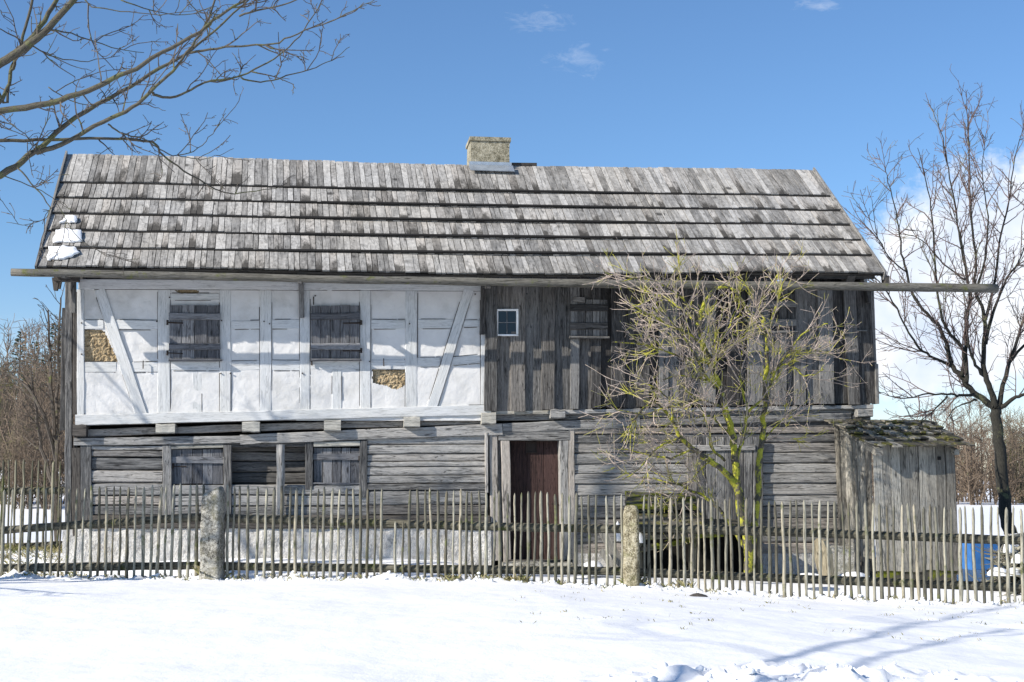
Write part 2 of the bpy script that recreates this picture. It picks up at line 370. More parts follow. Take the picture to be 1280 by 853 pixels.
me.materials.append(M['ground']); g = bpy.data.objects.new('ground', me); COL.objects.link(g); g['kind'] = 'structure'

# ------------------------------------------------------------------ farmhouse
hx = (at(100, 600, HY).x + at(1090, 600, HY).x) / 2
house = empty('farmhouse', (hx, HY, 0), 'old two storey farmhouse, half whitewashed timber frame, half grey boards, under a board roof', 'house')
OFF = Matrix.Translation(-house.location)
def part(mb, name, mat, parent=None, smooth=False, label=None):
    o = mb.build(name, M[mat], None, smooth); o.parent = parent or house
    o.matrix_parent_inverse = OFF if parent is None else Matrix()
    if parent is not None: o.matrix_parent_inverse = Matrix()
    if label: o['label'] = label
    return o
# meshes are in world coordinates; a child of a house part needs no extra offset because that part's own matrix is OFF-corrected
FR = Vector((0, -1, 0))
def fb(mb, x0, y0, x1, y1, wpx, Y, t, rng, w1=None, seg=None, jit=.004, bev=.008, tone=None, warp=0.0):
    """a timber on the facade: centre line in photo pixels, front face at depth Y, thickness t going back"""
    a = at(x0, y0, Y); b = at(x1, y1, Y); s = px_m(Y, (x0 + x1) / 2); d = (b - a).normalized(); side = d.cross(FR)
    a.y += t / 2; b.y += t / 2
    L = (b - a).length
    mb.board(a, b, side, FR, wpx * s, t, rng, (w1 or wpx) * s, seg or max(1, int(L / .35)), jit, bev, tone, warp)
def one(name, mat, x0, y0, x1, y1, wpx, Y, t, rng, parent=None, **kw):
    mb = MB(); fb(mb, x0, y0, x1, y1, wpx, Y, t, rng, **kw); return part(mb, name, mat, parent)
rg = random.Random(7)
# --- roof planes
YE, YR = HY - .75, HY + 2.07
eL, eR = at(47, 336.5, YE), at(1104, 344.5, YE)
rL, rR = at(85, 195, YR), at(1015, 215.5, YR)
def rf(a, b):                            # a along the ridge 0..1, b from eave 0 to ridge 1
    p = (eL.lerp(eR, a)).lerp(rL.lerp(rR, a), b)
    p.z += (-.035 * math.sin(a * math.pi) + .02 * math.sin(a * 9)) * (1 - b * .3) + .012 * noise.noise(Vector((a * 14, b * 3, 0)))
    return p
RN = (eR - eL).cross(rL - eL).normalized()
if RN.y > 0: RN = -RN
SLOPE = (eL - rL).normalized(); AX = (eR - eL).normalized()
def b_of(px, py):                        # fraction up the slope for a photo point
    d = ray(px, py); s = (eL - CAM).dot(RN) / d.dot(RN); p = CAM + d * s
    return (p - eL).dot((rL - eL)) / (rL - eL).length_squared
courses = [0.0] + [ (b_of(75, yl) + b_of(1040, yr)) / 2 for yl, yr in ((307.5, 312.5), (283, 295.5), (260, 278), (241, 259), (223, 240)) ] + [1.0]
rng = random.Random(11); mb = MB(); LW = (eR - eL).length; LS = (rL - eL).length
for ci in range(6):
    b0, b1 = courses[ci], courses[ci + 1]
    top = min(1.0, b1 + .035) if ci < 5 else 1.0
    a = 0.0
    while a < 1.0:
        wd = rng.choice((rng.uniform(.06, .10), rng.uniform(.09, .15), rng.uniform(.075, .12))) / LW
        if a + wd > 1 - .004: wd = 1 - a
        ac = a + wd / 2; lift = .043 + rng.uniform(-.004, .005)
        p1 = rf(ac, b0) + RN * lift + SLOPE * rng.uniform(-.012, .014)
        p0 = rf(ac, top) + RN * (.012 if ci < 5 else .02) + (SLOPE * rng.uniform(-.02, .008) if ci == 5 else Vector())
        mb.board(p0, p1, AX, RN, wd * LW - .008, .024, rng, seg=2, jit=.0025)
        a += wd
        if rng.random() < .02: a += .004 / LW
roof = part(mb, 'roof', 'roof')
# under-roof sheathing, back slope and black battens painting the shade under each course end
mb = MB(); rng = random.Random(3)
bL, bR = Vector((rL.x, YR + 2.8, eL.z)), Vector((rR.x, YR + 2.8, eR.z))
for i in range(24):
    a = (i + .5) / 24
    mb.board(rf(a, 1) - RN * .02, rf(a, .0) - RN * .02 + SLOPE * -.03, AX, RN, LW / 24 + .004, .03, rng, seg=2, jit=0)
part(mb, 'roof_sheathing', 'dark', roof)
mb = MB(); N2 = Vector((RN.x, -RN.y, RN.z))
for i in range(60):
    a = (i + .5) / 60
    mb.board(rf(a, 1) + Vector((0, .03, .01)), bL.lerp(bR, a), AX, N2, LW / 60 - .004, .04, rng, seg=1, jit=.003)
part(mb, 'back_roof_slope', 'roof', roof)
mb = MB()
for ci in range(1, 6):
    b = courses[ci] - .004
    mb.board(rf(0.001, b) + RN * .03, rf(.999, b) + RN * .03, SLOPE, RN, .05, .022, rng, seg=30, jit=.001)
part(mb, 'batten', 'void', roof)  # coloured near-black to paint the shadow line between courses
for a, sg in ((0, -1), (1, 1)):          # verge boards
    mb = MB(); mb.board(rf(a, 1.0) + AX * sg * .016 + RN * .015, rf(a, -.01) + AX * sg * .016 + RN * .0, RN, AX * sg, .15, .028, rng, seg=6, jit=.003)
    part(mb, 'verge_board', 'roof' if sg < 0 else 'grey', roof)
mb = MB(); e0 = rf(1, 0); mb.prism([e0 + Vector((.03, -.02, -.02)), e0 + Vector((.03, .16, .02)), e0 + Vector((.03, .14, -.17)), e0 + Vector((.03, .06, -.22)), e0 + Vector((.03, .0, -.14))], (.06, 0, 0), rng)
part(mb, 'verge_end', 'dark', roof)
# eaves: fascia behind the board ends, soffit, rafters
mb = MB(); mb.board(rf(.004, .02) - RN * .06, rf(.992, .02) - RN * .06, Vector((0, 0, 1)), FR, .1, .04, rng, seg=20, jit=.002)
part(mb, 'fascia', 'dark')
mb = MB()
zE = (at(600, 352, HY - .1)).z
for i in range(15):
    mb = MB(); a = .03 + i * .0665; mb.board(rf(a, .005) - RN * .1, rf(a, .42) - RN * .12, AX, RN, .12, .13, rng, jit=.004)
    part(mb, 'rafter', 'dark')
# --- gutter log and its hangers
YG = HY - .86
pts = [at(x, y, YG) for x, y in ((14, 340.3), (120, 342.5), (320, 347.2), (480, 350.5), (620, 352.6), (760, 355), (900, 356.6), (1060, 358.2), (1160, 359.6), (1246, 361))]
pp = []
for a, b in zip(pts, pts[1:]):
    for k in range(4): pp.append(a.lerp(b, k / 4) + Vector((0, rg.uniform(-.006, .006), rg.uniform(-.005, .005))))
pp.append(pts[-1]); mb = MB(); mb.tube(pp, [.052 + .016 * i / len(pp) + rg.uniform(-.003, .003) for i in range(len(pp))], 14, rg, .5)
part(mb, 'gutter', 'gutter', smooth=True)
for x, y0, y1 in ((91, 343, 391), (376, 350, 397), (605, 356, 418), (1086, 359, 378)):
    mb = MB(); yy = HY - .16 if x > 100 else HY - .2
    fb(mb, x, y0, x + (1 if x != 605 else -2), y1, 6.5, yy, .07, rg, w1=6, bev=.012)
    q = at(x, y0 + 2, yy); mb.board(q + Vector((0, .1, .0)), Vector((q.x - .01, YG - .03, at(x, y0 - 3, YG).z - .06)), (1, 0, 0), (0, 0, 1), .06, .06, rg, seg=2, jit=.003)
    part(mb, 'gutter_bracket', 'board')
# purlin ends at the left gable
for (x, y, yy) in ((68, 352, HY - .35), (72, 350, HY + .3)):
    mb = MB(); q = at(x, y, yy); mb.board(q + Vector((0, 0, .06)), q + Vector((.34, 0, .06)), (0, 1, 0), (0, 0, 1), .14, .12, rg, jit=.003)
    mb.board(q + Vector((.02, 0, .05)), q + Vector((.02, 0, -.13)), (1, 0, 0), FR, .10, .09, rg, w1=.05, jit=.003); part(mb, 'purlin_end', 'dark')
# --- chimney
YC = YR - .12
c0, c1, c2 = at(588.5, 203, YC), at(637, 203, YC), at(588.5, 171, YC)
cw = (c1 - c0).length; cx = (c0.x + c1.x) / 2; zt = c2.z; zb = c0.z - .3
mb = MB(); rr = []
for z in (zb, c0.z + .02, (c0.z + zt) / 2, zt - .07, zt - .065, zt):
    e = .022 if z >= zt - .066 else 0
    rr.append([Vector((cx + sx * (cw/2 + e) + rg.uniform(-.004, .004), YC + dy + (e if dy > 0 else -e), z)) for sx, dy in ((-1, 0), (-1, .34), (-1, .62), (1, .62), (1, .34), (1, 0), (0, 0))][::-1])
mb.loft(rr, [0, .3, .5, .7, .72, .8], [0, .2, .5, .8, 1.1, 1.3, 1.6, 2])
part(mb, 'chimney', 'chimney')
mb = MB(); 
fz = at(600, 203, YC - .02).z
mb.board((cx - cw/2 - .03, YC - .02, fz - .045), (cx + cw/2 + .03, YC - .02, fz - .045), (0, 0, 1), FR, .11, .012, rg, jit=0)
q0 = at(590, 211, YC - .17); mb.board((cx - cw/2 - .03, YC - .13, fz - .115), (cx + cw/2 + .05, YC - .13, fz - .115), SLOPE, RN, .2, .012, rg, jit=0)
part(mb, 'chimney_flashing', 'zinc')
mb = MB(); q1 = rL.lerp(rR, (cx + cw / 2 + .05 - rL.x) / (rR.x - rL.x)); mb.board(q1 + Vector((0, .02, .02)), q1 + Vector((.42, .02, .03)), (0, 1, 0), (0, 0, 1), .10, .05, rg, w1=.08, jit=.002)
part(mb, 'ridge_cap', 'dark')
# --- house body behind the skins (dark inner wall), gables
zt_l, zb_l = at(100, 348, HY).z, -.4
mb = MB(); x0, x1 = at(92, 500, HY).x, at(1088, 500, HY).x
mb.board((x0 + .1, HY + .17, -.35), (x0 + .1, HY + .17, 3.9), (1, 0, 0), FR, .01, .01, rg)   # starter edge
mb = MB(); zt = at(600, 352, HY).z
mb.prism([(x0 + .05, HY + .26, -.4), (x1 - .05, HY + .26, -.4), (x1 - .05, HY + .26, zt), (x0 + .05, HY + .26, zt)], (0, .06, 0), rg)
part(mb, 'inner_wall', 'void')
def gable(xc, sg):
    mb = MB(); y = HY + .02; yb = YR + 2.0
    while y < yb:
        wv = rg.uniform(.13, .2); zz = eL.z + .1 + (rL.z - eL.z - .15) * max(0, 1 - abs(y + wv/2 - YR) / (YR - YE)) - .12
        mb.board((xc, y + wv/2, -.3), (xc, y + wv/2, zz), (0, 1, 0), (sg, 0, 0), wv - .006, .05, rg, jit=.003, seg=3); y += wv
    part(mb, 'gable_wall', 'grey')
gable(x0 + .05, -1); gable(x1 - .02, 1)
mb = MB(); mb.prism([(x0, YR + 2.0, -.4), (x1, YR + 2.0, -.4), (x1, YR + 2.0, zt), (x0, YR + 2.0, zt)], (0, .1, 0), rg); part(mb, 'back_wall', 'grey')

# --- plaster wall with holes
YP = HY - .055; YT = HY - .072           # plaster face, timber face
poly1 = [(105, 412), (127, 412.5), (131, 415), (148, 452.5), (105, 453)]
poly2 = [(219, 363), (225, 362.5), (246, 362.8), (249, 364.5), (247, 368), (240, 370.5), (236, 370), (234, 368), (231, 367), (226, 367.5), (222, 366)]
poly3 = [(465, 461), (510, 461), (509, 479), (503, 484.5), (496, 487), (489, 486), (484, 483), (477, 481.5), (466, 479)]
def inpoly(x, y, P):
    c = False; j = len(P) - 1
    for i in range(len(P)):
        (xi, yi), (xj, yj) = P[i], P[j]
        if (yi > y) != (yj > y) and x < (xj - xi) * (y - yi) / (yj - yi) + xi: c = not c
        j = i
    return c
mb = MB(); NX, NY = 420, 170; vid = {}
rng = random.Random(5)
def pv(i, j):
    if (i, j) in vid: return vid[(i, j)]
    px = 99 + (606 - 99) * i / NX; py = 349 + (526 - 349) * j / NY + (py_off(px))
    p = at(px, py, YP); n = noise.fractal(Vector((p.x * 1.7, p.z * 1.7, 4)), 1, 2, 5) * .011 + noise.fractal(Vector((p.x * 7, p.z * 7, 1)), 1, 2, 3) * .0022
    # bulging lower panels like hand-thrown lime
    p.y += n - .01 * ss(440, 470, py)
    vid[(i, j)] = len(mb.v); mb.v.append(tuple(p)); return vid[(i, j)]
def py_off(px): return 0
for j in range(NY):
    for i in range(NX):
        px = 99 + (606 - 99) * (i + .5) / NX; py = 349 + (526 - 349) * (j + .5) / NY
        qx = px + .8 * noise.noise(Vector((px * .3, py * .3, 0))); qy = py + .8 * noise.noise(Vector((px * .3, py * .3, 5)))
        if any(inpoly(qx, qy, P) for P in (poly1, poly2, poly3)): continue
        f = (pv(i, j + 1), pv(i + 1, j + 1), pv(i + 1, j), pv(i, j)); mb.f.append(f)
        mb.uv += [(0, 0)] * 4; mb.d += [(.5, .5, .5)] * 4
plaster = part(mb, 'plaster_wall', 'plaster', smooth=True)
def clay(P, rows):
    x0 = min(p[0] for p in P) - 3; x1 = max(p[0] for p in P) + 3; y0 = min(p[1] for p in P) - 2; y1 = max(p[1] for p in P) + 3
    mb = MB(); h = (y1 - y0) / rows; n, m_ = int((x1 - x0) * 2), int((y1 - y0) * 2); G = []
    for i in range(n + 1):
        for j in range(m_ + 1):
            px, py = x0 + (x1 - x0) * i / n, y0 + (y1 - y0) * j / m_
            wy = py + 2.2 * noise.noise(Vector((px * .12, py * .1, 3))); row = math.floor((wy - y0) / h); fy_ = abs(((wy - y0) / h) % 1 - .5) * 2
            wx = (px + (row % 2) * 7 + 3 * noise.noise(Vector((px * .2, row * 3.1, 1)))) / 14; fx_ = abs(wx % 1 - .5) * 2
            p = at(px, py, YP + .028); k_ = noise.noise(Vector((math.floor(wx) * 2.3, row * 1.7, 0)))
            p.y += .022 * (max(ss(.72, 1, fy_), ss(.86, 1, fx_)) ) * (.5 + noise.noise(Vector((px * .2, py * .2, 8)))) + .016 * k_ + .02 * noise.fractal(Vector((px * .25, py * .3, 5)), 1, 2, 5); G.append(tuple(p))
    mb.v = G
    for i in range(n):
        for j in range(m_): b = i * (m_ + 1) + j; mb.f.append((b + 1, b + m_ + 2, b + m_ + 1, b)); mb.uv += [(0, 0)] * 4; mb.d += [(.5, .5, .5)] * 4
    part(mb, 'exposed_clay_infill', 'clay')
clay(poly1, 4); clay(poly2, 1); clay(poly3, 3)
# --- white timbers : (x0,y0,x1,y1,width)
rng = random.Random(21)
crk_mb = MB()
def T(name, *a, Y=YT, t=.06, **k):
    one(name, 'white', *a, Y, t, rng, **k)
    x0, y0, x1, y1, wv = a; L = math.hypot(x1 - x0, y1 - y0); nx_, ny_ = -(y1 - y0) / L, (x1 - x0) / L
    for sg in (-1, 1):                       # open joint between timber and plaster, wider here and there
        f = rng.uniform(0, .15)
        while f < 1:
            g_ = min(1, f + rng.uniform(.4, 1.0)); o = sg * (wv / 2 + .25)
            if rng.random() < .72: fb(crk_mb, x0 + (x1 - x0) * f + nx_ * o, y0 + (y1 - y0) * f + ny_ * o, x0 + (x1 - x0) * g_ + nx_ * o, y0 + (y1 - y0) * g_ + ny_ * o, rng.uniform(.35, .85), min(YT, Y) + .003, .03, rng, w1=rng.uniform(.2, .7), jit=.0008, bev=0)
            f = g_ + rng.uniform(0, .08)
T('top_plate', 98, 355, 606, 357.5, 13, Y=YT - .008)
T('sill_beam', 94, 525.5, 614, 512.5, 13, Y=YT - .03, t=.12)
T('corner_post', 100.5, 362, 100.5, 519, 9.5, Y=YT - .004)
T('timber_post', 205, 362, 205, 517, 15.5)
T('timber_post', 281.5, 362, 281.5, 516, 14)
T('timber_post', 332, 362, 332, 514, 15)
T('timber_post', 381, 362, 381, 513, 13)
T('timber_post', 456.5, 362, 456.5, 511, 14)
T('timber_post', 514.5, 362, 514, 510, 15)
T('timber_post', 605.5, 362, 606, 508, 10, Y=YT - .004)
T('timber_brace', 124, 362, 177, 519, 13, Y=YT - .012, w1=15)
T('timber_brace', 586, 362, 540, 510, 12, Y=YT - .012, w1=13)
for x0_, x1_, ya, yb, wv in ((106, 129, 406, 406, 12), (141, 197, 406, 406.5, 12), (289, 324.5, 406.5, 406, 11), (340, 374.5, 405.5, 405.5, 12), (464, 506.5, 405.5, 405.5, 12), (522.5, 568, 405, 405, 12), (579, 600, 405, 404.5, 9),
                         (106, 145, 459, 459, 13), (162, 197, 459.5, 458.5, 13), (213, 274, 457.5, 457.5, 12), (289, 324.5, 457.5, 457, 12), (340, 374.5, 457, 457, 13), (388, 449, 456.5, 456.5, 12), (464, 506.5, 455.5, 456, 13), (522.5, 550, 453, 452.5, 12), (562, 600, 452, 448.5, 11), (213, 274, 371, 371, 9)):
    T('timber_rail', x0_, ya, x1_, yb, wv, Y=YT + .004)
T('timber_stud', 246, 464, 246, 515, 12, Y=YT + .006); T('timber_stud', 421, 463, 421, 512, 12, Y=YT + .006)
part(crk_mb, 'timber_joints', 'dark')
# --- upper shutters
def shutter(x0, x1, y0, y1, Y, nb, bats, hinges, rng, frame=True, mat='shutter', sill=True, name='shutter', label=None):
    mb = MB(); w_ = (x1 - x0) / nb
    for k in range(nb):
        fb(mb, x0 + w_ * (k + .5), y0 + rng.uniform(-.4, .4), x0 + w_ * (k + .5), y1 + rng.uniform(-.4, .4), w_ - .7, Y, .025, rng, jit=.002, bev=.004)
    s = part(mb, name, mat, label=label)
    for yb in bats:
        one('batten', mat, x0 - .5, yb, x1 + .5, yb + rng.uniform(-.6, .6), 8.5, Y - .028, .027, rng, parent=s, bev=.006)
    for xa, xb, yh in hinges:
        mb = MB(); fb(mb, xa, yh, xb, yh + .4, 1.8, Y - .012, .012, rng, w1=1.1); q = at(xa, yh, Y); mb.tube([q + Vector((0, -.02, -.035)), q + Vector((0, -.02, .035))], .016, 8, rng)
        part(mb, 'strap_hinge', 'iron', s)
    if sill: one('sill', mat, x0 - 1, y1 + .8, x1 + 2.5, y1 + .8, 2.6, Y - .055, .10, rng, parent=s)
    return s
rng = random.Random(31)
for x0_, x1_, xs_, sd in ((211.5, 275, 0, 0), (389, 449.5, 0, 1)):
    mb = MB(); a, b, c, d = [at(x, y, HY - .045) for x, y in ((x0_ - 1, 380), (x0_ - 1, 452), (x1_ + 1, 452), (x1_ + 1, 380))]
    mb.prism([a, b, c, d], (0, .06, 0), rng); part(mb, 'window_recess', 'void')
    hx0, hx1 = (x0_ - 2, x0_ + 17) if sd == 0 else (x1_ + 2, x1_ - 21)
    shutter(x0_, x1_, 382, 449, HY - .125, 4 if sd == 0 else 5, (395.5, 433.5), ((hx0, hx1, 403.5), (hx0, hx1, 441.5 if sd == 0 else 438.5)), rng)
# small hooks and nails on the white timbers
mb = MB()
for x, y in ((179, 456), (479.5, 453)):
    mb = MB(); q = at(x, y, YT - .03); mb.tube([q + Vector((0, 0, .05)), q + Vector((0, -.02, .045)), q + Vector((.003, -.02, -.06))], .008, 5, rng); part(mb, 'hook', 'iron')
for x, y in ((212, 372), (277, 401), (196, 402), (212, 438), (276, 467), (288, 467), (378, 467), (330, 402), (337, 405), (102, 443), (512, 405), (462, 452), (102, 404), (236, 516), (178, 522), (394, 370), (594, 368)):
    mb = MB(); q = at(x, y, YT - .006); mb.tube([q, q + Vector((0, -.014, 0))], .011, 6, rng); part(mb, 'nail', 'iron')
mb = MB(); q = at(391.5, 374, YT - .01); fb(mb, 391.8, 371, 391.8, 381, .9, YT - .012, .01, rng); part(mb, 'shutter_stay', 'iron'); mb = MB(); fb(mb, 389.5, 448, 389.8, 457, 1.6, YT - .04, .02, rng); part(mb, 'shutter_stay', 'iron')

# --- board wall at the upper right
rng = random.Random(43); YB = HY - .06
mb = MB(); edges = [608, 621, 640, 656, 678, 693, 714]; x = 714
while x < 1080:
    x += rng.uniform(9.5, 19); edges.append(min(x, 1083))
edges[-1] = 1086
for i in range(len(edges) - 1):
    xa, xb = edges[i], edges[i + 1]; over = i % 2 == 0
    yt = 358; ybm = lerpn(xb, [(608, 514.5), (850, 508.5), (1093, 504.5)]) + rng.uniform(-1.3, 1.3)
    Y = YB - (.055 if over else 0) + rng.uniform(-.012, .012)
    wv = xb - xa + (1.6 if over else 2.5); xc = (xa + xb) / 2
    lean = 8.0 * ss(1000, 1090, xc) + rng.uniform(-1.2, 1.2)
    fb(mb, xc, yt, xc + lean, ybm, wv, Y, .03, rng, w1=wv + rng.uniform(-1.5, 1.5), jit=.004, bev=.005, warp=rng.uniform(-.012, .012))
boards = part(mb, 'board_wall', 'board')
one('corner_board', 'board', 1090, 360, 1096, 505, 5, HY - .02, .12, rng, jit=.003)
one('corner_batten', 'board', 1096, 455, 1097.5, 505, 4, HY - .09, .03, rng)
one('board_wall_rail', 'board', 985, 411, 1084, 413.5, 2.0, YB - .047, .035, rng)
# small four pane window
wx0, wx1, wy0, wy1 = 620.5, 648, 386.5, 420; YW = YB - .07
mb = MB()
for a in ((wx0, wy0 + 1, wx1, wy0 + 1, 2.6), (wx0, wy1 - 1, wx1, wy1 - 1, 2.2), (wx0 + 1.2, wy0 + 2.4, wx0 + 1.2, wy1 - 2.2, 2.2), (wx1 - 1.2, wy0 + 2.4, wx1 - 1.2, wy1 - 2.2, 2.8)):
    fb(mb, *a, YW, .05, rng, jit=.001)
win = part(mb, 'window', 'winwhite')
mb = MB(); fb(mb, 633.8, wy0 + 2, 633.8, wy1 - 2, 1.3, YW + .012, .02, rng, jit=0); fb(mb, wx0 + 2, 403.3, wx1 - 2, 403.3, 1.0, YW + .01, .02, rng, jit=0)
part(mb, 'glazing_bar', 'shutter', win)
mb = MB(); mb.prism([at(x, y, YW + .025) for x, y in ((wx0 + 1, wy0 + 1), (wx0 + 1, wy1 - 1), (wx1 - 1, wy1 - 1), (wx1 - 1, wy0 + 1))], (0, .008, 0), rng); part(mb, 'pane', 'glass', win)
shutter(713, 759.5, 375, 421, YB - .085, 5, (385, 407.5), (), rng, mat='board', label='dim board shutter high in the grey board wall')
mb = MB(); fb(mb, 716, 375, 731, 375, 6.5, YB - .12, .01, rng); part(mb, 'board_patch', 'grey')
shutter(952, 995, 368, 414, YB - .085, 4, (380, 403), (), rng, mat='board', label='board shutter behind the lichen covered tree')

# --- joist zone
rng = random.Random(51)
YL = HY + .0
def sillY(x): return lerpn(x, [(90, 552.5), (300, 548.5), (610, 537), (780, 530), (1070, 523)])
one('wall_plate', 'grey', 92, 552.5, 300, 549.5, 10, YL - .06, .2, rng); 
one('wall_plate', 'grey', 300, 549.7, 628, 536.5, 12, YL - .061, .2, rng, w1=14)
one('wall_plate', 'grey', 628.5, 535.5, 800, 528, 12, YL - .055, .2, rng, w1=12)
one('wall_plate', 'grey', 800.5, 528.5, 1064, 521, 9, YL - .05, .2, rng)
one('filler_beam', 'grey', 108, 541.5, 610, 525.5, 9, YL + .02, .12, rng, tone=.7)
one('filler_beam', 'grey', 612, 522, 1076, 514.5, 8, YL + .02, .12, rng)
one('drip_board', 'light', 612, 516.5, 700, 515, 4.5, YL - .05, .12, rng); one('drip_board', 'grey', 705, 515, 1092, 508.5, 5, YL - .07, .14, rng)
for x, y, w_, h_, mt in ((206.5, 536, 24, 12, 'light'), (313.5, 534, 22, 13, 'light'), (415.5, 532.5, 21, 13, 'light'), (515, 527.5, 20, 12.5, 'light'), (611, 523, 18, 14, 'light'), (697.5, 517.5, 18, 11, 'grey'), (1082, 516.5, 19, 9, 'grey'), (99, 538, 17, 15, 'dark')):
    one('joist_end', mt, x - w_/2, y, x + w_/2, y, h_, YL - .17, .5, rng, bev=.014, jit=.006, seg=3, tone=.7)
one('end_block', 'grey', 1065, 528, 1088, 528, 17, YL - .03, .3, rng, tone=.3)
# --- lower storey: logs
def logs(name, x0, x1, seams, Y=YL, slope=0.0, mat='grey', rng=rng, cut=0):
    mb = MB()
    for k, (a, b) in enumerate(zip(seams, seams[1:])):
        h = b - a; yc = (a + b) / 2; s = px_m(Y, (x0 + x1) / 2)
        p0 = at(x0 + rng.uniform(-cut, cut), yc, Y); p1 = at(x1 + rng.uniform(-cut, cut), yc + slope * (x1 - x0), Y); L = (p1 - p0).length; n = max(2, int(L / .22))
        hh = h * s * .5; rings = []; us = []; ou = rng.uniform(0, 50); off = rng.uniform(-.018, .012)
        for i in range(n + 1):
            c = p0.lerp(p1, i / n) + Vector((0, off + rng.uniform(-.003, .003), rng.uniform(-.004, .004))); e = hh * rng.uniform(.935, .998)
            prof = [(e, .16), (e * .97, .006), (e * .80, -.014), (e * .1, -.018), (-e * .74, -.014 - .004 * rng.random()), (-e * .96, .006), (-e, .16)]
            rings.append([c + Vector((0, dy, dz)) for dz, dy in prof]); us.append(ou + L * i / n)
        ov = rng.uniform(0, 50)
        mb.loft(rings, us, [ov + v_ * .3 * h * s + 0 for v_ in (0, .5, 1.2, 2.6, 4, 5, 6, 8)], (rng.uniform(.3, 1.05), rng.random()), gs=None)
    return part(mb, name, mat)
logs('log_wall', 114, 203, [557.5, 563, 571.5, 588, 604, 620, 632, 645, 661])
logs('log_wall', 214, 458, [606, 619, 633, 646, 662], mat='grey')
logs('log_wall', 459, 609, [543.5, 556.5, 568, 577.5, 584, 595, 605, 613.5, 632, 645, 661], slope=-.006)
logs('log_wall', 717, 1066, [535, 543, 554.5, 567, 580.5, 593, 605.5, 620.5, 634, 649, 664, 680, 694], slope=-.004)
one('log_course', 'grey', 717, 535.5, 1066, 529.5, 9, YL + .0, .16, rng, w1=10)
logs('log_wall', 1060, 1088, [537, 555, 567, 582, 594, 606, 622, 636, 650, 665, 680, 700], Y=YL - .02)
logs('sill_log', 110, 612, [644, 661.5], Y=YL - .07, mat='dark')
# recess with logs set back
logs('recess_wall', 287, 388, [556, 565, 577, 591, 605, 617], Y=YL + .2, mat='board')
# openings
def post(x0, y0, x1, y1, w_, Y=YL - .04, mat='grey', name='wall_post', t=.16, **k): return one(name, mat, x0, y0, x1, y1, w_, Y, t, rng, **k)
post(107, 557, 108.5, 690, 14); post(95, 560, 96, 690, 11, mat='dark'); post(86, 350, 85, 690, 9, Y=HY - .02, name='corner_post', tone=.25, t=.12)
post(81, 385, 78.5, 538, 8, Y=HY - .0, mat='board', name='gable_board', t=.05); post(94, 365, 93.5, 518, 6, Y=HY - .07, mat='dark', name='corner_post', t=.08)
post(208.5, 557, 209, 650, 11); post(284.5, 556, 284.5, 645, 10); post(386.5, 553, 386.5, 612, 9.5); post(454.5, 551, 454.5, 622, 10)
post(608, 541, 608.5, 616, 4, Y=YL - .07, t=.05)
one('lintel', 'light', 213, 559, 279, 558, 4.5, YL - .035, .12, rng); one('lintel', 'light', 392, 556, 450, 554.5, 6.5, YL - .035, .12, rng)
shutter(214.5, 279, 562, 605, YL + .02, 5, (575,), ((216, 233, 583),), rng, sill=False)
shutter(392, 450, 560.5, 604, YL + .02, 5, (571,), ((449, 430, 573),), rng, sill=True)
# round support post in front of the recess
mb = MB(); a, b = at(351, 556, YL - .12), at(350.5, 646, YL - .12); mb.tube([a.lerp(b, i / 6) + Vector((rg.uniform(-.004, .004), 0, 0)) for i in range(7)], .062, 10, rng, .8); part(mb, 'round_support_post', 'grey', smooth=True)
one('recess_header', 'grey', 289, 557, 382, 556, 5, YL - .02, .2, rng, tone=.2)
# door
dz = at(670, 706, HY).z
part_d = MB()
for k in range(3):
    fb(part_d, 638 + 10.5 + k * 20.8, 549, 638 + 10.5 + k * 20.8, 704, 20.2, YL + .11, .04, rng, bev=.004, tone=.3 + .25 * k)
door = part(part_d, 'door', 'door')
mb = MB()
for a in ((657.5, 553, 671, 553, 1.5), (657.5, 566, 671, 566, 1.5), (658.2, 554, 658.2, 565, 1.4), (670.2, 554, 670.2, 565, 1.4)): fb(mb, *a, YL + .09, .02, rng, jit=0)
fb(mb, 664.3, 554, 664.3, 565, 12, YL + .104, .01, rng, jit=0)
part(mb, 'door_vent', 'iron', door)
mb = MB(); q = at(696, 630, YL + .10); mb.tube([q, q + Vector((0, -.05, 0)), q + Vector((-.09, -.06, 0))], .009, 6, rng); part(mb, 'handle', 'iron', door)
one('door_lintel', 'grey', 623, 545, 712, 544.5, 12, YL - .045, .2, rng, tone=.4)
post(617, 540, 618.5, 701, 10, tone=.9, name='door_post'); post(632, 551, 634.5, 703, 11.5, tone=.8, name='door_jamb', w1=9)
post(625, 540, 625, 700, 6, Y=YL + .02, mat='grey', name='door_post', tone=.3)
post(704.5, 551, 706.5, 700, 11, tone=.7, name='door_jamb', w1=9); post(714, 537, 715.5, 700, 8, tone=.9, name='door_post')
one('door_threshold', 'dark', 634, 703, 706, 703.5, 6, YL - .1, .3, rng)
# wide vertical board door behind the tree
mb = MB(); x = 859; k = 0
while x < 944:
    wv = rng.uniform(9, 14); fb(mb, x + wv/2, 546 + rng.uniform(-1, 1), x + wv/2, 657, wv - .6, YL - .10, .035, rng, jit=.003, tone=.35 + rng.uniform(-.2, .2)); x += wv
plank_door = part(mb, 'plank_door', 'grey', label='wide grey plank door behind the lichen covered tree')
one('batten', 'grey', 859, 560, 944, 560, 7, YL - .13, .03, rng, parent=plank_door)
